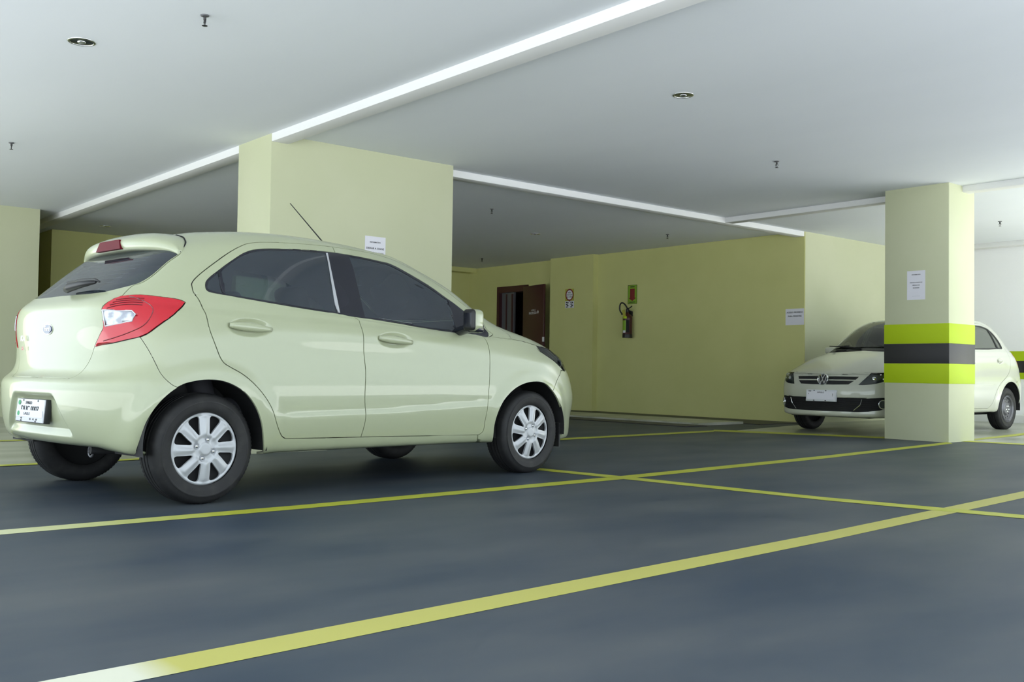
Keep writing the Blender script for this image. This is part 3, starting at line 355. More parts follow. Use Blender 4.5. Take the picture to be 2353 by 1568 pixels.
TR={"K":{"arch_r":[[1.529,3.455],[2.533,3.681],[3.216,3.833],[3.996,4.084],[4.636,4.345],[4.897,4.536],[5.01,4.8],[4.888,5.065],[4.426,5.329],[3.75,5.516],[3.069,5.623],[2.306,5.683],[1.001,5.769]],"arch_f":[[1.172,10.189],[2.463,10.108],[3.257,10.163],[3.994,10.354],[4.652,10.685],[4.975,11.081],[4.891,11.397],[4.387,11.63],[3.697,11.885],[2.99,12.167],[2.52,12.284],[1.657,12.443]],"green":[[11.116,4.685],[10.884,4.77],[10.807,4.932],[10.738,5.524],[10.709,6.307],[10.766,7.035],[10.734,7.319],[10.784,8.057],[10.451,9.483],[9.227,9.903],[9.181,10.055],[9.952,10.255],[10.718,10.702],[11.032,10.829],[11.301,10.786],[11.557,10.587],[11.807,10.394],[12.076,10.155],[12.471,9.921],[13.019,9.443],[13.416,8.921],[13.43,8.481],[13.479,7.469],[13.466,6.841],[13.226,5.825],[13.041,5.421],[12.807,5.22],[12.477,5.064],[11.899,4.814],[11.44,4.649]],"pane_r":[[10.849,5.116],[10.862,5.522],[10.857,6.313],[10.889,7.011],[13.349,6.881],[13.267,6.386],[13.128,5.833],[12.963,5.446],[12.743,5.25],[12.431,5.091],[11.863,4.853]],"pane_q":[[11.126,4.715],[10.982,4.785],[10.904,4.924],[10.879,5.059],[11.774,4.807],[11.41,4.687]],"strip":[[10.881,7.018],[10.876,7.059],[13.353,6.929],[13.349,6.881]],"pane_f":[[10.858,7.541],[10.922,8.083],[10.719,9.579],[11.91,10.204],[12.028,10.069],[12.401,9.772],[12.895,9.278],[13.264,8.792],[13.295,8.399],[13.34,7.489]],"door_r":[[2.326,6.045],[2.504,5.97],[2.988,5.875],[3.619,5.783],[4.193,5.656],[4.829,5.48],[5.313,5.31],[5.658,5.137],[5.955,5.018],[6.593,4.921],[7.618,4.808],[8.708,4.756],[9.93,4.605],[10.891,4.416],[11.256,4.323],[11.654,4.4],[12.321,4.678],[13.065,4.987],[13.461,5.148],[13.719,5.401],[13.885,5.868],[14.03,6.447],[14.159,7.128]],"split":[[14.159,7.128],[13.357,7.134],[12.083,7.242],[10.902,7.314],[9.045,7.305],[7.945,7.318],[6.982,7.327],[5.672,7.361],[4.084,7.356],[3.201,7.383],[2.339,7.351],[2.221,7.35]],"bot_r":[[2.221,7.35],[2.257,6.731],[2.289,6.36],[2.326,6.045]],"door_f_top":[[14.159,7.128],[14.163,7.758],[14.21,8.632],[13.958,9.649],[13.253,10.423],[12.51,10.622],[11.962,10.809],[11.659,11.024],[11.466,11.149],[11.24,11.185],[10.969,11.031],[10.596,10.691],[9.103,10.095]],"door_f_front":[[9.173,9.909],[7.976,9.949],[6.976,9.956],[5.615,9.955],[4.472,9.937],[3.599,9.914],[2.885,9.883],[2.35,9.878],[2.11,9.8],[2.077,9.765]],"bot_f":[[2.077,9.765],[2.144,8.636],[2.221,7.35]],"tail":[[9.109,2.096],[9.514,2.201],[9.967,2.371],[10.394,2.615],[10.454,3.063],[10.294,3.398],[10.043,3.719],[9.729,4.184],[9.497,4.336],[9.039,4.264],[8.301,4.036],[7.67,3.585],[7.491,3.273],[7.407,2.408],[7.36,1.749],[7.82,1.988],[8.209,2.173]],"rev":[[9.012,2.147],[8.905,3.104],[8.661,3.208],[8.283,3.122],[8.147,2.25],[8.53,2.211]],"glass_bot":[[12.597,3.27],[12.432,3.218],[12.152,3.105],[11.645,3.024],[11.355,2.875],[11.213,2.658],[10.929,1.804],[10.897,1.058],[10.967,0.0]],"gate_side":[[12.817,3.253],[12.546,3.318],[12.374,3.272],[12.102,3.172],[11.6,3.08],[11.296,2.944],[11.155,2.711],[10.831,2.665],[10.386,2.631],[10.097,2.431],[9.581,2.194],[9.152,2.093],[8.209,2.173],[7.82,1.988],[7.363,1.746],[6.715,1.563],[6.239,1.444],[5.581,1.323],[5.366,1.257]],"bump_seam":[[7.445,3.292],[6.378,3.641],[4.948,4.178],[4.652,4.333]],"head":[[8.674,11.697],[8.593,12.193],[8.401,13.05],[8.152,13.05],[7.367,12.857],[6.243,12.528],[6.438,12.374],[7.024,12.096],[7.692,11.746],[8.036,11.576]],"hood_side":[[9.332,10.088],[9.001,10.354],[8.865,10.649],[8.773,11.239],[8.707,11.658],[8.674,11.697]],"fb_seam":[[6.252,12.256],[5.186,11.819],[4.432,11.617]],"sill_seam":[[2.043,9.759],[0.455,9.94]],"handle_r":[[8.136,5.155],[8.392,5.286],[8.505,5.487],[8.412,5.645],[8.053,5.763],[7.736,5.703],[7.632,5.558],[7.628,5.36],[7.778,5.197]],"handle_f":[[7.973,7.614],[8.307,7.751],[8.472,7.929],[8.39,8.098],[7.811,8.236],[7.494,8.161],[7.424,7.988],[7.476,7.818],[7.655,7.668]],"hr_c":[[8.029,5.185],[7.927,5.746]],"hf_c":[[7.878,7.646],[7.699,8.207]],"recess":[[3.972,0.0],[4.125,0.0],[4.079,0.665],[3.858,0.948],[3.105,1.279],[2.39,1.479],[2.302,0.0]],"hood_rear":[[9.037,10.773],[10.256,11.477]]},"GR":{"arch_r":[[1.818,6.419],[2.245,5.881],[3.703,5.637],[5.051,5.326],[5.799,4.924],[5.554,4.623],[4.317,4.443]],"win_r":[[13.561,6.281],[13.414,5.403],[12.717,4.823],[12.076,4.547],[11.671,4.716],[11.044,4.998],[10.866,6.142],[10.698,7.149]],"win_div":[[12.686,4.815],[10.983,5.592]],"door_rr":[[11.04,4.943],[8.655,5.05],[6.815,5.451],[4.308,5.734],[2.689,5.926],[2.022,6.234]],"handle":[[8.28,5.754],[8.418,5.512],[8.071,5.347],[7.681,5.581],[7.878,5.795]],"head":[[8.031,13.695],[8.28,13.194]]},"GL":{"head":[[7.498,12.2],[7.833,13.804],[5.527,14.271],[5.554,13.268],[7.219,13.125]],"hoodedge":[[11.243,11.7],[9.511,11.575],[8.63,11.825],[7.624,12.2],[7.969,13.849],[7.641,15.153],[7.583,15.669]]},"G2":{"arch_r":[[0.425,3.388],[2.337,4.008],[3.024,4.111],[3.613,4.232],[4.158,4.375],[4.636,4.537],[4.956,4.713],[5.061,4.901],[4.942,5.093],[4.62,5.279],[4.153,5.446],[3.627,5.583],[3.064,5.679],[2.43,5.729],[1.39,5.731]],"arch_f":[[0.961,10.201],[2.331,10.196],[2.995,10.242],[3.572,10.343],[4.11,10.492],[4.591,10.677],[4.925,10.884],[5.062,11.096],[4.992,11.301],[4.713,11.487],[4.256,11.651],[3.712,11.796],[3.125,11.914],[2.446,11.962],[1.314,11.974]],"door_r":[[1.98,6.424],[2.542,6.174],[3.3,6.022],[4.009,5.87],[4.886,5.569],[5.773,5.179],[6.616,4.934],[7.866,4.775],[9.142,4.698],[11.028,4.531],[11.693,4.537],[12.415,4.707],[13.057,5.017],[13.473,5.585],[13.595,6.73],[13.822,7.956]],"split":[[13.822,7.956],[11.809,7.767],[9.411,7.75],[5.538,7.75],[3.225,7.725],[1.98,7.675]],"door_f":[[1.98,7.675],[1.981,9.122],[2.088,9.928],[2.849,10.086],[4.467,10.14],[7.683,10.132],[10.772,10.643],[11.688,10.678],[12.486,10.323],[13.382,10.154],[14.121,9.281],[13.822,7.956]],"win_r":[[10.958,4.936],[11.461,4.826],[12.128,4.921],[12.751,5.246],[13.05,5.831],[13.319,7.615],[11.022,7.598],[10.921,6.125]],"win_f":[[11.052,7.752],[13.392,7.916],[13.479,9.23],[12.798,9.639],[11.948,9.965],[11.25,10.119]],"win_div":[[12.752,5.212],[10.887,5.346]]}}
KPOS=(2.0526,5.7511,0); KROT=0.111204
# ------------------------------------------------------------------ car body builder (smooth B-spline skin cut into real panels)
def ext_net(P):
    m=np.array([1,-1,1.]); Q=np.concatenate([P[:,1:2]*m,P,P[:,-2:-1]*m],1)
    return np.concatenate([2*Q[:1]-Q[1:2],Q,Q[-2:-1]*m],0)
def basis(u): return np.stack([(1-u)**3,3*u**3-6*u**2+4,-3*u**3+3*u**2+3*u+1,u**3],-1)/6
class Skin:
    def __init__(s,net,bumps=()):
        s.P=np.array(net,float); s.E=ext_net(s.P); s.R,s.N=s.P.shape[:2]; s.bumps=bumps
    def base(s,T,S):
        T=np.clip(T,0,s.R-1-1e-9); S=np.clip(S,0,s.N-1-1e-9); i=T.astype(int); j=S.astype(int); bt=basis(T-i); bs=basis(S-j)
        out=np.zeros(T.shape+(3,))
        for a in range(4):
            for b in range(4): out+=s.E[i+a,j+b]*(bt[...,a]*bs[...,b])[...,None]
        return out
    def nrm(s,T,S,fn):
        e=2e-3
        dT=fn(np.minimum(T+e,s.R-1),S)-fn(np.maximum(T-e,0),S); dS=fn(T,np.minimum(S+e,s.N-1))-fn(T,np.maximum(S-e,0))
        n=np.cross(dT,dS); l=np.linalg.norm(n,axis=-1,keepdims=True)
        bad=(l[...,0]<1e-10)|(T>s.R-1.03); n=n/np.maximum(l,1e-12); n[bad]=(0,0,1)
        c=(S<1e-6)|(S>s.N-1-1e-6)|(T>s.R-1-1e-6); n[c,1]=0; n/=np.maximum(np.linalg.norm(n,axis=-1,keepdims=True),1e-9)
        return n
    def disp(s,P):
        d=np.zeros(P.shape[:-1])
        for b in s.bumps: d=d+b(P)
        return d
    def full(s,T,S):
        P=s.base(T,S)
        if not s.bumps: return P
        return P+s.nrm(T,S,s.base)*s.disp(P)[...,None]
    def eval(s,T,S):
        T=np.asarray(T,float); S=np.asarray(S,float)
        P=s.full(T,S); N=s.nrm(T,S,s.full)
        if s.sign is None:
            pass
        return P,N*s.sign
    sign=1
def catmull(pts,n=5,closed=False):
    p=np.array(pts,float); out=[]; m=len(p)
    rng=range(m if closed else m-1)
    for i in rng:
        if closed: a,b,c,d=p[(i-1)%m],p[i],p[(i+1)%m],p[(i+2)%m]
        else: a,b,c,d=p[max(i-1,0)],p[i],p[i+1],p[min(i+2,m-1)]
        for k in range(n):
            t=k/n; out.append(.5*((2*b)+(-a+c)*t+(2*a-5*b+4*c-d)*t*t+(-a+3*b-3*c+d)*t**3))
    if not closed: out.append(p[-1])
    return [tuple(x) for x in out]
def inpoly(P,poly):
    x,y=P[:,0],P[:,1]; q=np.array(poly); r=np.zeros(len(P),bool)
    x0,y0=q[:,0],q[:,1]; x1,y1=np.roll(x0,-1),np.roll(y0,-1)
    for a,b,c,d in zip(x0,y0,x1,y1):
        m=((b>y)!=(d>y)); 
        if b!=d: r^=m&(x<(c-a)*(y-b)/(d-b)+a)
    return r
def panelise(skin,regions,dt=.125,ds=.1,dense=()):
    """regions: [(label,polygon ts)] first match wins -> per-face labels"""
    R,N=skin.R,skin.N; V=[];Ed=[]
    for lab,poly in regions:
        i0=len(V); poly=[(min(max(a,0),R-1),min(max(b,0),N-1)) for a,b in poly]; V+=poly; n=len(poly); Ed+=[(i0+k,i0+(k+1)%n) for k in range(n)]
    C=np.array(V)
    i0=len(V); fr=[(0,0),(0,N-1),(R-1,N-1),(R-1,0)]; V+=fr; Ed+=[(i0+k,i0+(k+1)%4) for k in range(4)]
    g=[]
    tt=np.linspace(0,R-1,int((R-1)/dt)+1); ss=np.linspace(0,N-1,int((N-1)/ds)+1)
    G=np.array([(a,b) for a in tt for b in ss])
    for (t0,t1,s0,s1,k) in dense:
        G=np.concatenate([G,np.array([(a,b) for a in np.arange(t0,t1,dt/k) for b in np.arange(s0,s1,ds/k)])])
    keep=np.ones(len(G),bool)
    # segments distance test (cheap: to polygon vertices)
    for k in range(0,len(C),400):
        c=C[k:k+400]; d=((G[:,None,:]-c[None])**2).sum(-1).min(1); keep&=d>(.03**2)
    V+=[tuple(x) for x in G[keep]]
    r=geometry.delaunay_2d_cdt([Vector(v) for v in V],Ed,[],0,1e-5)
    vs_=np.array([tuple(v) for v in r[0]]); fs=np.array([f for f in r[2] if len(f)==3])
    cen=vs_[fs].mean(1); lab=np.full(len(fs),'body',dtype=object); done=np.zeros(len(fs),bool)
    for l,poly in regions:
        m=(~done)&inpoly(cen,poly); lab[m]=l; done|=m
    P,Nn=skin.eval(vs_[:,0],vs_[:,1])
    return dict(ts=vs_,f=fs,lab=lab,P=P,N=Nn,skin=skin)
def panel(pz,labs,name,mtl,parent,side='both',near=-1,off=0.0,inset=.0026,skirt=.012,loc=None):
    """side: 'both' (spans the centre line or covers both sides), +1/-1 one side (y sign)"""
    labs=[labs] if isinstance(labs,str) else labs
    fm=np.isin(pz['lab'],labs); F0=pz['f'][fm]
    if len(F0)==0: print('EMPTY PANEL',name,labs); return None
    used=np.unique(F0); mp={int(v):i for i,v in enumerate(used)}
    P=pz['P'][used]+pz['N'][used]*off; N=pz['N'][used]; F=np.array([[mp[int(a)] for a in f] for f in F0])
    out=[]
    for sgn in ((1,-1) if side=='both' else (side,)):
        out.append((P*[1,sgn,1],N*[1,sgn,1],F))
    if len(out)==2:
        PA,NA,FA=out[0]; PB,NB,FB=out[1]; n=len(PA)
        idx=np.arange(n,2*n); c=np.abs(PA[:,1])<2e-5; idx[c]=np.arange(n)[c]
        P=np.concatenate([PA,PB]); N=np.concatenate([NA,NB]); F=np.concatenate([FA,idx[FB]])
    else: P,N,F=out[0]
    # orientation
    fn=np.cross(P[F[:,1]]-P[F[:,0]],P[F[:,2]]-P[F[:,0]]); fl=(fn*N[F].sum(1)).sum(-1)<0; F[fl]=F[fl][:,::-1]
    ok=np.linalg.norm(np.cross(P[F[:,1]]-P[F[:,0]],P[F[:,2]]-P[F[:,0]]),axis=-1)>1e-12; F=F[ok&(F[:,0]!=F[:,1])&(F[:,1]!=F[:,2])&(F[:,0]!=F[:,2])]
    # boundary
    e={}
    for f in F:
        for a,b in ((f[0],f[1]),(f[1],f[2]),(f[2],f[0])): e[(int(a),int(b))]=1
    bd=[(a,b) for (a,b) in e if (b,a) not in e]
    mv=np.zeros_like(P)
    for a,b in bd:
        d=P[b]-P[a]; l=np.linalg.norm(d)
        if l<1e-9: continue
        d/=l; i=np.cross(N[a],d); mv[a]+=i; i=np.cross(N[b],d); mv[b]+=i
    l=np.linalg.norm(mv,axis=1); k=l>1e-6; P=P.copy(); P[k]+=mv[k]/l[k][:,None]*inset
    V=[tuple(p) for p in P]; FF=[tuple(int(x) for x in f) for f in F]; n0=len(V); sk={}
    NN=[N[list(f)] for f in FF]
    if skirt:
        for a,b in bd:
            for x in (a,b):
                if x not in sk: sk[x]=len(V); V.append(tuple(P[x]-N[x]*skirt))
            q=(b,a,sk[a],sk[b]); 
            fn_=np.cross(np.array(V[a])-np.array(V[b]),np.array(V[sk[a]])-np.array(V[b])); l=np.linalg.norm(fn_)
            if l<1e-12: continue
            FF.append(q); NN.append(np.tile(fn_/l,(4,1)))
    me=D.meshes.new(name); me.from_pydata(V,[],FF)
    me.polygons.foreach_set('use_smooth',[True]*len(me.polygons))
    nn=np.concatenate(NN)
    if len(nn)==len(me.loops): me.normals_split_custom_set([tuple(x) for x in nn])
    else: print('normals mismatch',name,len(nn),len(me.loops))
    return link(name,me,mtl,parent,loc)
# bumps -------------------------------------------------------------------
def sstep(x): x=np.clip(x,0,1); return x*x*(3-2*x)
def bump_cup(x0,x1,z,rz,depth):
    def f(P):
        r=np.sqrt(((P[...,0]-(x0+x1)/2)/((x1-x0)/2))**2+((P[...,2]-z)/rz)**2)
        return -depth*sstep((1.0-r)/.45)*(np.abs(P[...,1])>.6)
    return f
def bump_arch(x,z,r0,w,h):
    def f(P):
        r=np.hypot(P[...,0]-x,P[...,2]-z)
        return h*sstep((r0+w-r)/w)*(np.abs(P[...,1])>.55)*sstep((P[...,2]-.2)/.1)
    return f
def bump_crease(pts,up,dn,h,x0,x1):
    """raised character line: sharp on top (up width) and long fade below (dn)"""
    xs=[p[0] for p in pts]; zs=[p[1] for p in pts]
    def f(P):
        zc=np.interp(P[...,0],xs,zs); d=P[...,2]-zc
        k=np.where(d>0,sstep(1-d/up),sstep(1+d/dn))
        return h*k*(np.abs(P[...,1])>.6)*sstep((P[...,0]-x0)/.15)*sstep((x1-P[...,0])/.15)
    return f
def bump_rear(yh0,yh1,z0,z1,depth,xm,soft=.03):
    def f(P):
        yh=yh1+(yh0-yh1)*np.clip((P[...,2]-z0)/(z1-z0),0,1)
        return -depth*sstep((yh-np.abs(P[...,1]))/soft)*sstep((P[...,2]-z0)/soft)*sstep((z1-P[...,2])/soft)*(P[...,0]<xm)
    return f
def bump_front(y,z0,z1,depth,xm,soft=.02):
    def f(P): return -depth*sstep((y-np.abs(P[...,1]))/soft)*sstep((P[...,2]-z0)/soft)*sstep((z1-P[...,2])/soft)*(P[...,0]>xm)
    return f
# wheels ------------------------------------------------------------------
def tyre_mesh(Rr,wd,ri):
    h=wd/2
    prof=[(ri,-h+.012),(ri+.012,-h+.004),(ri+.03,-h),(Rr-.05,-h-.002),(Rr-.022,-h+.006),(Rr-.009,-h+.016),(Rr-.002,-h+.030)]
    gs=[-.032,-.002,.028]; 
    for g in gs: prof+=[(Rr,g-.006),(Rr-.008,g-.005),(Rr-.008,g+.003),(Rr,g+.004)]
    prof+=[(Rr-.002,h-.030),(Rr-.009,h-.016),(Rr-.022,h-.006),(Rr-.05,h+.002),(Rr-.045,h+.0035),(Rr-.040,h+.002),(ri+.03,h),(ri+.012,h-.004),(ri,h-.012)]
    n=160; V=[];m=len(prof)
    for i in range(n):
        a=2*math.pi*i/n; c,s=math.cos(a),math.sin(a)
        for k,(r,y) in enumerate(prof):
            if i%2 and Rr-.03<r<Rr-.001: r-=.0035
            V.append((r*c,y,r*s))
    Fc=[(i*m+k,((i+1)%n)*m+k,((i+1)%n)*m+k+1,i*m+k+1) for i in range(n) for k in range(m-1)]
    bm=bmesh.new(); addVF(bm,V,Fc); bmesh.ops.recalc_face_normals(bm,faces=bm.faces[:]); me=D.meshes.new('tyre'); bm.to_mesh(me); bm.free()
    me.polygons.foreach_set('use_smooth',[True]*len(me.polygons)); me.set_sharp_from_angle(angle=math.radians(35))
    return me
def disc_cdt(outer,holes,zf,dr=.005):
    """outer radius, list of hole polygons, height fn zf(x,z) -> bmesh-ready V,F (in x,z plane, y=height)"""
    V=[];Ed=[]
    o=[(outer*math.cos(a),outer*math.sin(a)) for a in np.linspace(0,2*math.pi,97)[:-1]]
    for poly in [o]+holes:
        i0=len(V); V+=poly; n=len(poly); Ed+=[(i0+k,i0+(k+1)%n) for k in range(n)]
    C=np.array(V); g=np.arange(-outer,outer,dr); G=np.array([(a,b) for a in g for b in g if a*a+b*b<(outer-.004)**2])
    d=((G[:,None]-C[None])**2).sum(-1).min(1); V+=[tuple(x) for x in G[d>(.004**2)]]
    r=geometry.delaunay_2d_cdt([Vector(v) for v in V],Ed,[],0,1e-6); vs_=np.array([tuple(v) for v in r[0]]); fs=np.array([f for f in r[2] if len(f)==3]); cen=vs_[fs].mean(1)
    k=np.hypot(cen[:,0],cen[:,1])<outer
    for h_ in holes: k&=~inpoly(cen,h_)
    fs=fs[k]; X,Z=vs_[:,0],vs_[:,1]; Y=zf(X,Z); V3=np.stack([X,Y,Z],-1)
    F=[tuple(f) for f in fs]; e={}
    for f in F:
        for a,b in ((f[0],f[1]),(f[1],f[2]),(f[2],f[0])): e[(int(a),int(b))]=1
    bd=[(a,b) for (a,b) in e if (b,a) not in e]; V3=[tuple(v) for v in V3]; sk={}
    for a,b in bd:
        for x in (a,b):
            if x not in sk: sk[x]=len(V3); v=V3[x]; V3.append((v[0],v[1]-.012,v[2]))
        F.append((b,a,sk[a],sk[b]))
    return V3,F
def hubcap_mesh(r=.190):
    holes=[]; n=8
    for k in range(n):
        a=2*math.pi*(k+.5)/n+.2; pl=[]
        for rr,da in [(.082,-.06),(.082,.06),(.105,.125),(.140,.185),(.160,.20),(.171,.15),(.174,0),(.171,-.15),(.160,-.20),(.140,-.185),(.105,-.125)]:
            pl.append((rr*math.cos(a+da+.5*(rr-.082)),rr*math.sin(a+da+.5*(rr-.082))))
        holes.append(catmull(pl,3,True))
    def zf(X,Z):
        R_=np.hypot(X,Z); A=np.arctan2(Z,X); k=((A-.2-.5*(R_-.082))/(2*math.pi/n))%1; k=np.minimum(k,1-k)*2 # 0 at spoke centre
        z=.010-.016*np.clip((R_-.03)/.14,0,1)**1.5
        sp=sstep(1-k/.55)*sstep((R_-.045)/.04)*sstep((.185-R_)/.03)
        z=z+.007*sp; z=z-.006*sstep((.075-R_)/.02)*sstep((R_-.028)/.01)
        z=z+.004*sstep((R_-.170)/.010)-.008*sstep((R_-.181)/.010)
        for q in range(4):
            a_=math.pi/2*q+.55; z=z-.009*sstep((.0165-np.hypot(X-.050*math.cos(a_),Z-.050*math.sin(a_)))/.004)
        return z
    V,F=disc_cdt(r,holes,zf); bm=bmesh.new(); addVF(bm,V,F); bmesh.ops.recalc_face_normals(bm,faces=bm.faces[:]); me=D.meshes.new('hubcap'); bm.to_mesh(me); bm.free()
    me.polygons.foreach_set('use_smooth',[True]*len(me.polygons)); me.set_sharp_from_angle(angle=math.radians(50)); return me
def steel_wheel_mesh(r=.186):
    holes=[]; n=14
    for k in range(n):
        a=2*math.pi*k/n; c=(.128*math.cos(a),.128*math.sin(a)); holes.append([(c[0]+.014*math.cos(q)*math.cos(a)-.0095*math.sin(q)*math.sin(a),c[1]+.014*math.cos(q)*math.sin(a)+.0095*math.sin(q)*math.cos(a)) for q in np.linspace(0,2*math.pi,13)[:-1]])
    def zf(X,Z):
        R_=np.hypot(X,Z); return -.030+.022*sstep((.10-R_)/.03)+.03*sstep((R_-.145)/.015)-.012*sstep((R_-.165)/.01)+.014*sstep((R_-.176)/.006)
    V,F=disc_cdt(r,holes,zf); bm=bmesh.new(); addVF(bm,V,F); bmesh.ops.recalc_face_normals(bm,faces=bm.faces[:]); me=D.meshes.new('rim'); bm.to_mesh(me); bm.free()
    me.polygons.foreach_set('use_smooth',[True]*len(me.polygons)); me.set_sharp_from_angle(angle=math.radians(50)); return me
def add_wheel(parent,x,yout,R_,tm,kind,sgn,rot=0,steer=0):
    """yout: |y| of the tyre's outer face; sgn y side"""
    t=D.objects.new('wheel',tm); COL.objects.link(t); t.parent=parent
    if not tm.materials: tm.materials.append(M['rubber'])
    t.location=(x,sgn*(yout-.094),R_); t.rotation_euler=(0,rot,(0 if sgn>0 else math.pi)+steer)
    if kind=='cap':
        c=D.objects.new('hubcap',HUB); COL.objects.link(c); c.parent=t; c.location=(0,.080,0)
        for k in range(4):
            a=math.pi/2*k+.55; V,Fc=lathe([(.0001,.012),(.006,.011),(.0095,.006),(.0105,-.006)],14,'y'); V=[(v[0]+.050*math.cos(a),v[1]+.078,v[2]+.050*math.sin(a)) for v in V]
            pyd('wheel_nut',V,Fc,M['chrome'],t,True)
        V=[((.026*math.cos(q)),.0855,(.014*math.sin(q))) for q in np.linspace(0,2*math.pi,25)[:-1]]+[(.022*math.cos(q),.089,.011*math.sin(q)) for q in np.linspace(0,2*math.pi,25)[:-1]]
        V=[(v[0]*.8-v[2]*.6,v[1],v[0]*.6+v[2]*.8) for v in V]
        pyd('centre_badge',V,[(i,(i+1)%24,24+(i+1)%24,24+i) for i in range(24)]+[tuple(range(24,48))],M['silver'],t)
    else:
        c=D.objects.new('steel_rim',RIM); COL.objects.link(c); c.parent=t; c.location=(0,.083,0)
        for k in range(5):
            a=2*math.pi/5*k; V,Fc=lathe([(.0001,.012),(.006,.011),(.011,.006),(.012,-.01)],12,'y'); V=[(v[0]+.040*math.cos(a),v[1]+.080,v[2]+.040*math.sin(a)) for v in V]; pyd('wheel_nut',V,Fc,M['chrome'],t,True)
    V,Fc=lathe([(.0001,.03),(.172,.03),(.185,.06),(.188,.075)],40,'y'); pyd('wheel_shade_disc',V,Fc,M['under'],t,True)  # dark disc standing in for shade behind the wheel openings
    V,Fc=lathe([(.0001,-.02),(.17,-.02),(.188,-.075)],40,'y'); pyd('inner_rim',V,Fc,M['under'],t,True)
    return t
def arch_liner(parent,x,z,r,y0,y1,zb):
    a0=math.asin(max(-1,(zb-z)/r)); A=np.linspace(a0,math.pi-a0,30); V=[];Fc=[]
    for a in A:
        for y in (y0,y1): V.append((x+r*math.cos(a),y,z+r*math.sin(a)))
    n=len(A); Fc=[(2*i,2*i+1,2*i+3,2*i+2) for i in range(n-1)]
    V2=[(x+r*math.cos(a),y0,z+r*math.sin(a)) for a in A]; i0=len(V); V+=V2; Fc.append(tuple(range(i0,i0+n)))
    return pyd('arch_liner',V,Fc,M['under'],parent)
def seat(parent,x,y,z,name='front_seat',w=.46,back=.58,lean=.30,hr=True):
    s=box(name,-.24,.26,-w/2,w/2,0,.14,M['seat'],parent,bev=.05,seg=3); s.location=(x,y,z)
    mb=Matrix.Translation((-.20,0,.06))@Matrix.Rotation(-lean,4,'Y')
    box('seat_back',-.06,.06,-w/2,w/2,0,back,M['seat'],s,bev=.05,seg=3,M=mb)
    if hr:
        hm=mb@Matrix.Translation((0,0,back))
        box('headrest',-.05,.05,-.13,.13,.055,.235,M['seat'],s,bev=.045,seg=3,M=hm)
        bm=bmesh.new(); tube(bm,[hm@Vector((0,-.06,-.03)),hm@Vector((0,-.06,.08))],.006,8); tube(bm,[hm@Vector((0,.06,-.03)),hm@Vector((0,.06,.08))],.006,8); frombm('headrest_posts',bm,M['chrome'],s)
    return s
HUB=hubcap_mesh(); HUB.materials.append(M['silver']); RIM=steel_wheel_mesh(); RIM.materials.append(M['steel'])

# ------------------------------------------------------------------ pale green hatchback
K=TR['K']; cm=catmull
arch_r=cm(K['arch_r']); arch_f=cm(K['arch_f']); door_r=cm(K['door_r']); split=cm(K['split']); bot_r=K['bot_r']; bot_f=K['bot_f']
dft=cm(K['door_f_top']); dff=cm(K['door_f_front']); gate=cm(K['gate_side'],4); seam=cm(K['bump_seam']); fbs=K['fb_seam']
green=cm(K['green'][:26]+K['green'][26:],3,True)
reg=[
('hole',[(0,3.2)]+arch_r+[(0,5.80)]),
('hole',[(0,10.2)]+arch_f+[(0,12.55)]),
('pane_r',cm(K['pane_r'][:4],3)+cm(K['pane_r'][4:],3)), ('pane_q',cm(K['pane_q'][:4],3)+cm(K['pane_q'][4:],3)), ('strip',K['strip']), ('pane_f',cm(K['pane_f'][:3],3)+cm(K['pane_f'][3:],3)),
('trim',green),
('rev',K['rev']), ('tail',cm(K['tail'][:9],3)+cm(K['tail'][8:13],3)+cm(K['tail'][13:15],1)+cm(K['tail'][14:]+K['tail'][:1],3)[:-1]),
('rwin',[(10.93,0),(10.9,1.06)]+cm([(10.93,1.8),(11.21,2.66),(11.355,2.875),(11.645,3.02),(12.15,3.105),(12.43,3.218),(12.6,3.27)],3)+[(13.0,2.9),(13.1,2.0),(13.15,1.0),(13.15,0)]),
('gate',[(5.366,0)]+gate[::-1]+[(13.2,3.1),(13.4,2.0),(13.45,0)]),
('head',[(8.66,11.69),(8.70,12.2),(8.6,12.75),(8.3,13.2),(7.8,13.5),(7.1,13.35),(6.5,12.95),(6.27,12.6),(6.32,12.45)]+cm([(6.476,12.391),(7.1,12.109),(7.705,11.748),(8.02,11.571)],3)),
('screen',[(11.12,16),(11.1,14),(11.12,12.8),(11.3,12.5),(12.,12.38),(13.,12.42),(13.6,12.6),(13.8,13.0),(13.9,14.5),(13.9,16)]),
('cowl',[(10.72,16),(10.72,12.4),(11.12,12.3),(11.12,16)]),
('grille',[(5.1,16),(5.1,14.7),(6.8,14.3),(7.0,15),(7.05,16)]), ('lgrille',[(1.4,16),(1.5,14.2),(3.1,14.0),(3.3,16)]),
('fbump',[(0,16),(7.7,16),(7.7,13.6),(7.0,13.3),(6.27,12.5)]+cm([(6.271,12.262),(5.184,11.819),(4.432,11.617)],4)+[(3.9,11.4),(0,11.4)]),
('hood',[(7.7,16),(7.72,14.6),(7.9,13.5),(8.7,12.2),(8.66,11.69),(8.692,11.646),(8.759,11.232),(8.864,10.80),(9.036,10.773),(10.254,11.3),(10.70,11.7),(10.72,12.4),(10.72,16)]),
('door_r',door_r+split[1:]+bot_r[1:]),
('door_f',dft+[(9.173,9.909)]+dff[1:]+bot_f[1:]+split[::-1][1:-1]),
('fender',[(0,9.94),(2.043,9.762)]+dff[::-1]+[(9.104,10.095),(9.36,10.06)]+K['hood_side'][1:]+[(8.5,12.4),(6.3,12.5)]+fbs+[(3.9,11.4),(0,11.4)]),
('rbump',[(0,0),(8,0),(8,3.0),(7.445,3.292)]+seam[1:]+[(4.0,4.6),(0,4.6)]),
]
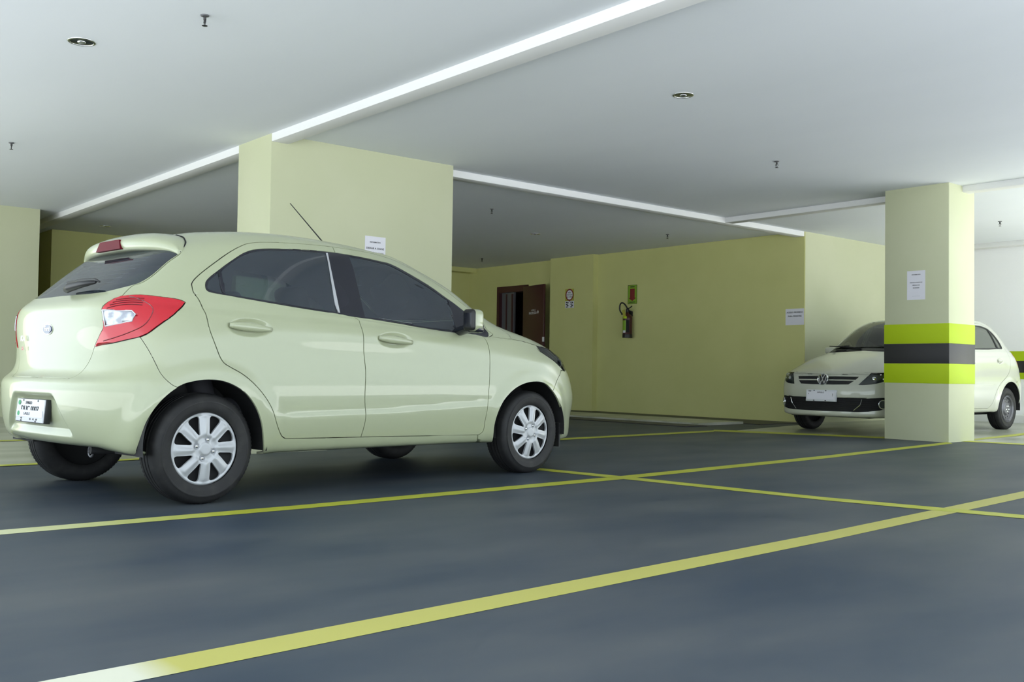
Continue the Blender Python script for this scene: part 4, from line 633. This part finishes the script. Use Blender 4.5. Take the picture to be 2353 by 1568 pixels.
bumps=[bump_cup(.085,.365,.918,.052,.016),bump_cup(1.075,1.36,.883,.050,.016),
 bump_arch(0,.31,.36,.10,.014),bump_arch(2.465,.31,.36,.10,.012),
 bump_rear(.26,.44,.335,.565,.022,-.45,.045),
 bump_crease([(-.3,.985),(.3,.962),(1.2,.935),(2.0,.905),(2.5,.90)],.045,.20,.008,-.35,2.5),
 bump_crease([(.3,.42),(1.2,.435),(2.0,.47)],.05,.16,.0045,.36,2.2)]
sk=Skin(KNET,bumps)
_p,_n=sk.eval(np.array([4.]),np.array([8.])); sk.sign=1 if _n[0][1]>0 else -1
pz=panelise(sk,reg,dense=[(7.2,9.0,5.0,5.9,3),(7.2,8.8,7.5,8.4,3),(2.0,4.5,0,1.9,4)])
KA=empty('hatchback_car',KPOS,KROT,'pale green five-door hatchback parked at left, seen from behind its right side','car')
near=-1; far=1
panel(pz,['body','strip_none'],'body_shell',M['ka'],KA)
gap_shell=panel(pz,['body','door_r','door_f','fender','fbump','rbump','hood','gate','trim','tail','rev','head','grille','lgrille','cowl','strip'],'gap_shade_shell',M['under'],KA,off=-.013,inset=0,skirt=0)  # black inner shell added so the panel gaps read dark
for sd in (near,far):
    dr_=panel(pz,'door_r','door',M['ka'],KA,sd); panel(pz,'pane_r','door_window',M['glass'],dr_,sd,off=-.003,inset=-.004,skirt=.003)
    panel(pz,'pane_q','quarter_window',M['glass'],dr_,sd,off=-.003,inset=-.002,skirt=.003)
    panel(pz,'strip','window_channel',M['silver'],dr_,sd,off=.001,inset=-.001,skirt=.003)
    df_=panel(pz,'door_f','door',M['ka'],KA,sd); panel(pz,'pane_f','door_window',M['glass'],df_,sd,off=-.003,inset=-.004,skirt=.003)
    panel(pz,'trim','window_trim',M['trim'],KA,sd,off=-.001,inset=0,skirt=.006)
    panel(pz,'fender','front_wing',M['ka'],KA,sd)
    tl=panel(pz,'tail','tail_light',M['red'],KA,sd,off=.004,inset=.004,skirt=.014); rv=panel(pz,'rev','reversing_lens',M['revlens'],tl,sd,off=.003,inset=.004,skirt=.01)
    # white bezel round the reversing lens and dark ribs of the red lens
    bm=bmesh.new(); P_,N_=sk.eval(*np.array(K['rev']+K['rev'][:1]).T); tube(bm,[tuple((p+n*.006)*[1,sd,1]) for p,n in zip(P_,N_)],.004,6,False); frombm('lens_bezel',bm,M['plate'],tl)
    bm=bmesh.new()
    for q in range(4):
        t0=9.15+q*.20; pth=[(t0+.28*math.sin(math.pi*min(1,(s_-2.3)/1.3)),s_) for s_ in np.linspace(2.3+q*.08,3.35,12)]
        P_,N_=sk.eval(*np.array(pth).T); tube(bm,[tuple((p+n*.0045)*[1,sd,1]) for p,n in zip(P_,N_)],.0028,5,False)
    pth=[(7.55,2.1),(7.75,3.0),(8.1,3.5),(9.0,3.62),(9.9,3.2),(10.25,2.9)]; P_,N_=sk.eval(*np.array(cm(pth,4)).T); tube(bm,[tuple((p+n*.0045)*[1,sd,1]) for p,n in zip(P_,N_)],.0025,5,False)
    frombm('lens_rib',bm,M['reddark'],tl)
    hl=panel(pz,'head','headlight',M['lens'],KA,sd,off=.002,inset=.003,skirt=.012); panel(pz,'head','lamp_bowl',M['smoke'],hl,sd,off=-.010,inset=.003,skirt=.004)
    P_,N_=sk.eval(np.array([7.0,7.6]),np.array([12.55,12.6])); 
    V,Fc=lathe([(.0001,.028),(.02,.02),(.032,.0)],16,'x'); pyd('reflector',[(v[0]+P_[0][0]-.03,v[1]+P_[0][1]*sd,v[2]+P_[0][2]) for v in V],Fc,M['revlens'],hl,True)  # pale diffuse colour stands in for bright chrome reflections
    # door handles
    for pd,x0,x1,z0,z1 in ((dr_,.100,.352,.928,.912),(df_,1.092,1.35,.895,.874)):
        def yy(x,z):
            g=pz['P']; k=np.argmin((g[:,0]-x)**2+(g[:,2]-z)**2+(g[:,1]<.6)*9); return g[k,1]
        ym=max(yy(x0,z0),yy(x1,z1))+.004
        bm=bmesh.new(); pts=[];rs=[]
        for q in np.linspace(0,1,13):
            pts.append((x0+(x1-x0)*q,sd*(ym+.014*math.sin(math.pi*q)**.5-.004),z0+(z1-z0)*q)); rs.append(.007+.0165*min(1,math.sin(math.pi*min(.93,q+.05))**.6))
        tube(bm,pts,rs,12)
        for v in bm.verts: v.co.y=sd*(ym+(abs(v.co.y)-ym)*.62)
        frombm('door_handle',bm,M['ka'],pd,smooth=True)
gt=panel(pz,'gate','tailgate',M['ka'],KA); rw=panel(pz,'rwin','rear_window',M['glass'],gt,off=-.002,inset=.001,skirt=.003)
bm=bmesh.new()
for q in range(9):
    t0=11.45+q*.17; s1=1.75+.13*q-(.012*q*q)
    pth=np.array([(t0,s_) for s_ in np.linspace(0,s1,14)]); P_,N_=sk.eval(*pth.T)
    for sd in (1,-1):
        pp=(P_-N_*.0042)*[1,sd,1]; tube(bm,[tuple(p) for p in pp],.0012,4,False)
frombm('heater_lines',bm,M['plate'],rw)
panel(pz,'rbump','rear_bumper',M['ka'],KA,inset=0.0002); panel(pz,'fbump','front_bumper',M['ka'],KA)
panel(pz,'grille','grille',M['black'],KA,off=-.008); panel(pz,'lgrille','lower_grille',M['black'],KA,off=-.008)
panel(pz,'hood','bonnet',M['ka'],KA); panel(pz,'cowl','scuttle_panel',M['trim'],KA,off=-.004)
panel(pz,'screen','windscreen',M['glassg'],KA,off=-.001,inset=.001,skirt=.003)
# spoiler
yy_=[0,.15,.3,.42,.48,.524,.558,.572]; ys=[-y for y in yy_[::-1]]+yy_[1:]
IP=lambda vals:(lambda y:float(np.interp(abs(y),yy_,vals)))
xa=IP([.052,.051,.049,.044,.031,.010,-.014,-.035]); zr=IP([1.445,1.444,1.438,1.420,1.396,1.372,1.341,1.318])
xt=IP([-.170,-.168,-.158,-.124,-.100,-.083,-.068,-.060]); zt=IP([1.398,1.397,1.390,1.376,1.362,1.345,1.325,1.310]); zp=IP([1.456,1.454,1.444,1.423,1.404,1.380,1.350,1.326]); th=IP([.052,.052,.05,.045,.038,.03,.022,.018])
V=[];n=9
for y in ys:
    a,x=xa(y),xt(y)
    V+=[(a,y,zr(y)-.008),(a,y,zr(y)+.001),(a-(a-x)*.2,y,zp(y)*.5+zr(y)*.5+.003),(a-(a-x)*.55,y,zp(y)-.004),(x+(a-x)*.14,y,zt(y)+.022),(x,y,zt(y)),(x+.004,y,zt(y)-th(y)),(x+.04,y,zt(y)-th(y)-.008),(a-.02,y,zt(y)-th(y)-.004)]
bm=bmesh.new(); vs2=[bm.verts.new(v) for v in V]; m=len(ys)
for i in range(m-1):
    for k in range(n): bm.faces.new((vs2[i*n+k],vs2[(i+1)*n+k],vs2[(i+1)*n+(k+1)%n],vs2[i*n+(k+1)%n]))
bm.faces.new(vs2[:n]); bm.faces.new(vs2[-n:][::-1])
cl=bm.edges.layers.float.new('crease_edge')
for e in bm.edges:
    if len(e.link_faces)==2 and any(len(f.verts)>4 for f in e.link_faces): e[cl]=.7
sp_=frombm('roof_spoiler',bm,M['ka'],gt,smooth=True)
md=sp_.modifiers.new('s','SUBSURF'); md.levels=2; md.render_levels=3
for sd in (1,-1):
    bm=bmesh.new(); P_,N_=sk.eval(*np.array(cm([(14.88,2.05),(14.474,2.632),(13.992,2.882),(13.364,3.097),(12.879,3.22),(12.622,3.267)],4)).T); tube(bm,[tuple((p+n*.001)*[1,sd,1]) for p,n in zip(P_,N_)],.0042,6); frombm('spoiler_gap_shade',bm,M['dark'],gt)  # dark tube drawn as the shaded gap at the spoiler's end
bm=bmesh.new(); xb=-.176
vv=[(xb,-.150,1.351),(xb,.150,1.351),(xb+.008,.118,1.405),(xb+.008,-.118,1.405),(xb+.06,-.150,1.345),(xb+.06,.150,1.345),(xb+.06,.118,1.403),(xb+.06,-.118,1.403)]
addVF(bm,vv,[(0,1,2,3),(4,7,6,5),(0,4,5,1),(1,5,6,2),(2,6,7,3),(3,7,4,0)]); bl=frombm('brake_light',bm,M['redbrake'],sp_)
# rear wiper
bm=bmesh.new(); Wd=-.10
tube(bm,[(-.425,.03+Wd,1.112),(-.43,-.02+Wd,1.122),(-.415,-.14+Wd,1.134),(-.405,-.27+Wd,1.136)],[.020,.024,.018,.007],10); tube(bm,[(-.395,.09+Wd,1.152),(-.39,-.08+Wd,1.158),(-.39,-.24+Wd,1.152),(-.40,-.31+Wd,1.138)],[.007,.010,.009,.004],8)
frombm('wiper',bm,M['black'],gt,smooth=True)
# badges + plate
def ell(rx,rz,n=32): return [(rx*math.cos(a),rz*math.sin(a)) for a in np.linspace(0,2*math.pi,n+1)[:-1]]
bd=empty('badge',(-.4905,0,.897)); bd.parent=gt
for nm,r,rz,x,m_ in (('badge_rim',.062,.030,-.002,'chrome'),('badge_field',.054,.024,-.005,'blue')):
    bm=bmesh.new(); e=ell(r,rz); addVF(bm,[(x,a,b) for a,b in e]+[(.004,a,b) for a,b in e],[tuple(range(32))]+[(i,(i+1)%32,32+(i+1)%32,32+i) for i in range(32)]); frombm(nm,bm,M[m_],bd)
text_mesh([('Ford',.036,0,.002)],bd,M['chrome'],'script',plane_m((-.0055,0,0),(0,-1,0),(0,0,1)))
text_mesh([('KA',.042,0,0)],gt,M['chrome'],'model_lettering',plane_m((-.492,.335,.85),(.03,-1,0),(0,0,1)))
text_mesh([('SE',.026,0,0)],gt,M['red'],'grade_lettering',plane_m((-.492,.335,.795),(.03,-1,0),(0,0,1)))
lp=empty('license_plate',(-.5745,-.015,.464)); lp.parent=KA; lp.rotation_euler=(0,math.radians(5),0)
box('plate',-.004,.030,-.180,.180,-.060,.060,M['plate'],lp,bev=.004); box('plate_edge',.002,.034,-.184,.184,-.063,.063,M['black'],lp,bev=.003)
pm=plane_m((-.005,0,0),(0,-1,0),(0,0,1))
text_mesh([('S-PAULO',.021,-.02,.040),('DUC 0007',.040,0,.008,1.3)],lp,M['ink'],plane=pm)
bm=bmesh.new(); addbox(bm,-.172,.172,-.034,.002,.0006,.0014,M=pm); frombm('plate_strip',bm,M['plate'],lp); text_mesh([('S-PAULO',.021,-.03,-.018)],lp,M['ink'],plane=pm@Matrix.Translation((0,0,.0015)))
for x_,z_ in ((-.14,.040),(-.14,-.018)):
    bm=bmesh.new(); addVF(bm,[(x_+.016*math.cos(a),z_+.013*math.sin(a),.0018) for a in np.linspace(0,2*math.pi,17)[:-1]],[tuple(range(16))],pm); frombm('plate_seal',bm,M['green'],lp)
for x_,z_ in ((-.09,.053),(.10,.053),(-.10,-.054),(.09,-.054),(.02,-.044),(.06,-.044),(.10,-.044),(-.10,-.042)): bm=bmesh.new(); addVF(bm,[(x_+.007*math.cos(a),z_+.005*math.sin(a),.0015) for a in np.linspace(0,2*math.pi,9)[:-1]],[tuple(range(8))],pm); frombm('plate_bolt',bm,M['ink'],lp)
# mirrors
for sd in (near,far):
    mi=box('wing_mirror',-.060,.056,-.048,.048,-.070,.070,M['ka'],KA,bev=.036,seg=4); mi.location=(1.765,sd*.962,1.026); mi.rotation_euler=(0,0,-sd*.12)
    box('mirror_housing',-.070,-.030,-.047,.047,-.068,.068,M['black'],mi,bev=.024,seg=3); box('mirror_glass',-.0705,-.062,-.028,.028,-.046,.046,M['trim'],mi,bev=.003)  # glass coloured gloss black in place of a dark reflection
    bm=bmesh.new(); tube(bm,[(.0,-sd*.03,-.045),(.03,-sd*.11,-.058),(.06,-sd*.19,-.070)],[.034,.03,.03],10); addbox(bm,-.02,.054,-.044,.044,-.078,-.020,.015); frombm('mirror_foot',bm,M['trim'],mi,smooth=True,angle=50)
bm=bmesh.new(); tube(bm,[(1.36,0,1.485),(1.335,0,1.505),(1.02,0,1.775)],[.012,.005,.0028],8); an=frombm('antenna',bm,M['black'],KA); 
# wheels
TY=tyre_mesh(.287,.188,.188)
for x in (0,2.49):
    for sd in (near,far):
        add_wheel(KA,x,.805,.285,TY,'cap',sd,rot=(.25 if x==0 else .05))
        arch_liner(KA,x if x==0 else 2.465,.31,.352,sd*.52,sd*.825,.26)
        if x==0: pass
# mud flap, underside, exhaust, axle
for sd in (near,far): box('mud_flap',2.80,2.815,sd*.70-.09,sd*.70+.09,.17,.34,M['rubber'],KA)
un=box('underbody',-.25,3.05,-.56,.56,.26,.36,M['under'],KA,bev=.03)
bm=bmesh.new(); tube(bm,[(0,-.62,.27),(0,.62,.27)],.035,10); tube(bm,[(-.05,-.5,.25),(-.3,-.42,.27),(-.42,-.40,.275)],.022,10); frombm('rear_axle',bm,M['under'],KA)
bm=bmesh.new(); tube(bm,[(-.40,-.36+.026*math.cos(a),.262+.026*math.sin(a)) for a in np.linspace(0,2*math.pi,17)],.006,8,False); frombm('tow_loop',bm,M['steel'],KA)
# cabin
seat(KA,1.22,-.36,.36); seat(KA,1.22,.36,.36); rs=seat(KA,.35,0,.40,'rear_seat',w=1.24,back=.50,lean=.35,hr=False)
for y_ in (-.38,.38): box('headrest',-.16,-.06,y_-.13,y_+.13,.62,.80,M['seat'],rs,bev=.04,seg=3,M=Matrix.Translation((-.19,0,0))@Matrix.Rotation(0,4,'Y'))
box('dashboard',1.72,2.25,-.68,.68,.62,.93,M['seat'],KA,bev=.08,seg=3); box('parcel_shelf',-.33,.10,-.56,.56,.98,1.0,M['seat'],KA)
bm=bmesh.new(); mm=Matrix.Translation((1.60,.36,.92))@Matrix.Rotation(math.radians(-65),4,'Y'); tube(bm,[mm@Vector((.18*math.cos(a),.18*math.sin(a),0)) for a in np.linspace(0,2*math.pi,33)],.015,8,False); addbox(bm,-.17,.17,-.03,.03,-.02,.01,M=mm); frombm('steering_wheel',bm,M['seat'],KA)
box('rear_view_mirror',1.50,1.53,-.12,.12,1.27,1.34,M['black'],KA,bev=.01)

# ------------------------------------------------------------------ white hatchback behind the striped pillar
G2=TR['G2']; GR=TR['GR']
ga_r=cm(G2['arch_r'],3); ga_f=cm(G2['arch_f'],3)
reg2=[
('hole',[(0,3.35)]+ga_r+[(0,5.75)]), ('hole',[(0,10.2)]+ga_f+[(0,11.98)]),
('pane_r',cm(G2['win_r'][:5],3)+cm(G2['win_r'][5:6],1)[:1]+G2['win_r'][6:]), ('pane_f',G2['win_f'][:1]+cm(G2['win_f'][1:],3)),
('head',cm([(7.92,13.75),(7.75,13.0),(7.5,12.15)],3)+cm([(6.7,12.15),(5.9,12.75),(5.55,13.4),(5.5,14.25)],3)),
('screen',[(11.15,16),(11.12,13),(11.2,12.5),(12,12.3),(13,12.35),(13.7,12.6),(13.95,13.2),(14.0,16)]),
('cowl',[(10.85,16),(10.85,12.45),(11.2,12.3),(11.15,16)]),
('rwin',[(11.1,0),(11.1,2.6),(12,2.9),(13,2.8),(13.3,1.5),(13.3,0)]),
('tail',[(9.9,2.6),(10.0,3.6),(8.6,3.9),(7.2,3.5),(7.2,2.4)]),
('gslot',[(6.92,16),(6.92,15.45),(6.90,14.35),(6.35,14.45),(6.32,15.45),(6.32,16)]), ('gslot',[(6.10,16),(6.10,15.45),(6.12,14.5),(5.58,14.72),(5.50,15.45),(5.50,16)]),
('lgrille',[(3.72,16)]+cm([(3.70,14.2),(3.60,13.0),(3.35,12.5)],2)+cm([(2.75,12.55),(2.35,13.2),(2.2,14.2)],2)+[(2.15,16)]),
('fbump',[(0,16),(7.42,16),(7.42,14.6),(7.42,12.2),(6.3,11.95),(4.9,11.45),(0,11.3)]),
('hood',[(7.46,16),(7.52,15.2),(7.9,13.9),(7.62,12.25),(8.63,11.8),(9.5,11.57),(10.5,11.6),(10.8,12.4),(10.85,16)]),
('door_r',cm(G2['door_r'],3)+G2['split'][1:]), ('door_f',cm(G2['door_f'],3)+G2['split'][1:-1]),
('rbump',[(0,0),(6.4,0),(6.4,3.5),(5.0,4.4),(0,4.6)]),
('gate',[(6.4,0),(6.4,2.2),(13.6,2.4),(13.8,0)]),
]
b2=[bump_arch(0,.31,.355,.07,.012),bump_arch(2.465,.31,.355,.07,.010),bump_cup(.21,.36,.935,.045,.014),bump_cup(1.01,1.16,.90,.045,.014),
 bump_crease([(-.3,.99),(2.4,.93)],.03,.10,.006,-.4,2.4),bump_crease([(0,.62),(2.4,.60)],.015,.09,.008,.42,2.1)]
sk2=Skin(GNET,b2); _p,_n=sk2.eval(np.array([4.]),np.array([8.])); sk2.sign=1 if _n[0][1]>0 else -1
qz=panelise(sk2,reg2,dt=.16,ds=.13)
GO=empty('hatchback_car',(14.079,6.874,0),math.pi,'white five-door hatchback facing the olive wall, half hidden by the striped pillar','car')
panel(qz,'body','body_shell',M['gol'],GO); panel(qz,['body','door_r','door_f','fbump','rbump','hood','gate','tail','head','gslot','lgrille','cowl'],'gap_shade_shell',M['under'],GO,off=-.013,inset=0,skirt=0)  # second panel here is a black shell that darkens the gaps
for sd in (1,-1):
    dr_=panel(qz,'door_r','door',M['gol'],GO,sd); panel(qz,'pane_r','door_window',M['glasslight'],dr_,sd,off=-.002,inset=.006,skirt=.003)
    bm=bmesh.new(); P_,N_=sk2.eval(*np.array(cm(G2['win_r'][:5],3)+G2['win_r'][5:]+G2['win_r'][:1]).T); tube(bm,[tuple(p*[1,sd,1]) for p in P_],.011,6,False)
    P_,N_=sk2.eval(*np.array(cm(G2['win_div'],6)).T); tube(bm,[tuple(p*[1,sd,1]) for p in P_],.013,6,False); frombm('window_seal',bm,M['black'],dr_)
    df_=panel(qz,'door_f','door',M['gol'],GO,sd); panel(qz,'pane_f','door_window',M['glasslight'],df_,sd,off=-.002,inset=.006,skirt=.003)
    for pd,x0,x1,z0 in ((dr_,.215,.355,.935),(df_,1.01,1.16,.90)):
        bm=bmesh.new(); tube(bm,[(x0+(x1-x0)*q,sd*(.815+.012*math.sin(math.pi*q)),z0) for q in np.linspace(0,1,8)],[.006,.012,.014,.014,.014,.014,.012,.006],10); frombm('door_handle',bm,M['gol'],pd,smooth=True)
    tl=panel(qz,'tail','tail_light',M['red'],GO,sd,off=.003)
    hl=panel(qz,'head','headlight',M['lens'],GO,sd,off=.001,inset=.003,skirt=.02); panel(qz,'head','lamp_bowl',M['smoke'],hl,sd,off=-.011,inset=.004,skirt=.004)
    for t_,s_,r_ in ((6.75,12.75,.050),(6.45,13.6,.045),(7.25,12.5,.022),(6.1,13.1,.018),(7.2,13.3,.020)):
        P_,N_=sk2.eval(np.array([t_]),np.array([s_])); c=P_[0]-N_[0]*r_*.62
        bm=bmesh.new(); bmesh.ops.create_uvsphere(bm,u_segments=20,v_segments=12,radius=r_*.8,matrix=Matrix.Translation(Vector(c*[1,sd,1]))); frombm('reflector',bm,M['chrome'],hl,smooth=True)
    mi=box('wing_mirror',-.05,.05,-.075,.075,-.045,.045,M['gol'],GO,bev=.03,seg=3); mi.location=(1.72,sd*.86,1.055); box('mirror_housing',-.056,-.03,-.068,.068,-.04,.04,M['black'],mi,bev=.015)
    box('mirror_foot',-.02,.04,-sd*.07-.05,-sd*.07+.03,-.065,-.035,M['black'],mi,bev=.01)
panel(qz,'fbump','front_bumper',M['gol'],GO,inset=.0035); panel(qz,'rbump','rear_bumper',M['gol'],GO); panel(qz,'hood','bonnet',M['gol'],GO,inset=.0045); gt2=panel(qz,'gate','tailgate',M['gol'],GO)
panel(qz,'rwin','rear_window',M['glassg'],gt2,off=-.002); panel(qz,'screen','windscreen',M['glassg'],GO,off=-.002,inset=.001,skirt=.003); panel(qz,'cowl','scuttle_panel',M['black'],GO,off=-.004)
panel(qz,'gslot','grille',M['black'],GO,off=-.016,inset=-.002,skirt=.002); lg=panel(qz,'lgrille','lower_grille',M['dark'],GO,off=-.010,inset=-.002,skirt=.004)
bm=bmesh.new()
for q in range(6):
    P_,N_=sk2.eval(np.full(20,2.45+q*.2),np.linspace(12.75,16,20)); 
    for sd in (1,-1): tube(bm,[tuple((p-n*.004)*[1,sd,1]) for p,n in zip(P_,N_)],.004,5,False)
frombm('grille_slats',bm,M['dark'],lg)
for sd in (1,-1):
    bm=bmesh.new(); P_,N_=sk2.eval(*np.array([(3.62,14.05),(3.0,14.15),(2.35,14.45)]).T); tube(bm,[tuple((p+n*.003)*[1,sd,1]) for p,n in zip(P_,N_)],.005,6); frombm('chrome_slash',bm,M['chrome'],lg)
    P_,N_=sk2.eval(np.array([2.95]),np.array([13.05])); c=P_[0]*[1,sd,1]; nn=N_[0]*[1,sd,1]; q_=Vector(nn).to_track_quat('Z','Y').to_matrix().to_4x4(); mm=Matrix.Translation(Vector(c))@q_
    bm=bmesh.new(); V,Fc=lathe([(.046,-.01),(.046,.006),(.052,.008),(.056,.004),(.056,-.01)],28); addVF(bm,V,Fc,mm); frombm('fog_lamp_ring',bm,M['chrome'],lg,smooth=True)
    bm=bmesh.new(); V,Fc=lathe([(.0001,.002),(.045,.0)],24); addVF(bm,V,Fc,mm); frombm('fog_lamp',bm,M['smoke'],lg,smooth=True)
# emblem on the grille
eb=empty('badge',(3.272,0,.660)); eb.parent=GO; eb.rotation_euler=(0,math.radians(-10),0)
bm=bmesh.new(); V,Fc=lathe([(.058,.0),(.066,.010),(.071,.008),(.074,-.012)],40,'x'); addVF(bm,[(a,b,c) for a,b,c in V],Fc)
def stroke(p,q,w=.011):
    p=Vector(p);q=Vector(q); d=(q-p).normalized(); n=Vector((-d.y,d.x))*w/2
    a=[p+n,p-n,q-n,q+n]; addVF(bm,[(.008,v.x,v.y) for v in a]+[(-.006,v.x,v.y) for v in a],[(0,1,2,3),(7,6,5,4),(0,4,5,1),(1,5,6,2),(2,6,7,3),(3,7,4,0)])
stroke((-.026,.056),(0,.006)); stroke((.026,.056),(0,.006)); stroke((-.050,.036),(-.026,-.050)); stroke((.050,.036),(.026,-.050)); stroke((-.026,-.050),(0,.000)); stroke((.026,-.050),(0,.0))
frombm('emblem_ring',bm,M['chrome'],eb)
bm=bmesh.new(); V,Fc=lathe([(.0001,-.002),(.066,-.002),(.070,-.016)],32,'x'); addVF(bm,V,Fc); frombm('emblem_disc',bm,M['black'],eb)
lp=empty('license_plate',(3.315,0,.462)); lp.parent=GO; lp.rotation_euler=(0,math.radians(-4),0)
box('plate_frame',-.03,.004,-.205,.205,-.070,.070,M['plate'],lp,bev=.004); box('plate',-.02,.006,-.19,.19,-.045,.052,M['paper'],lp)
pm=plane_m((.0065,0,0),(0,1,0),(0,0,1)); text_mesh([('S-PAULO',.024,0,.038)],lp,M['ink'],plane=pm)
for x_,z_,a_,b_ in ((-.09,.060,.009,.005),(.07,.060,.009,.005),(-.09,-.060,.010,.005),(.07,-.060,.010,.005),(-.15,.052,.02,.004),(.165,.02,.004,.006),(.165,.0,.004,.005),(-.165,.02,.003,.008)): bm=bmesh.new(); addVF(bm,[(x_-a_,z_-b_,.001),(x_+a_,z_-b_,.001),(x_+a_,z_+b_,.001),(x_-a_,z_+b_,.001)],[(0,1,2,3)],pm); frombm('plate_bolt',bm,M['ink'],lp)
bm=bmesh.new()
for y0,y1 in ((.55,-.05),(-.05,-.60)):
    tube(bm,[(2.30,y0,1.055),(2.22-.0,(y0+y1)/2,1.085),(2.17,y1,1.10)],[.010,.012,.006],6)
frombm('wiper',bm,M['black'],GO)
TY2=tyre_mesh(.290,.178,.186)
for x in (0,2.465):
    for sd in (1,-1):
        add_wheel(GO,x,.800,.288,TY2,'rim',sd,rot=.3); arch_liner(GO,x,.31,.345,sd*.5,sd*.81,.26)
box('underbody',-.42,3.15,-.56,.56,.20,.33,M['under'],GO,bev=.03)
seat(GO,1.25,-.35,.36); seat(GO,1.25,.35,.36); seat(GO,.40,0,.40,'rear_seat',w=1.2,back=.5,lean=.3,hr=False); box('dashboard',1.75,2.2,-.66,.66,.62,.94,M['seat'],GO,bev=.08,seg=3)
bm=bmesh.new(); mm=Matrix.Translation((1.60,.36,.94))@Matrix.Rotation(math.radians(-65),4,'Y'); tube(bm,[mm@Vector((.18*math.cos(a),.18*math.sin(a),0)) for a in np.linspace(0,2*math.pi,33)],.015,8,False); frombm('steering_wheel',bm,M['seat'],GO)
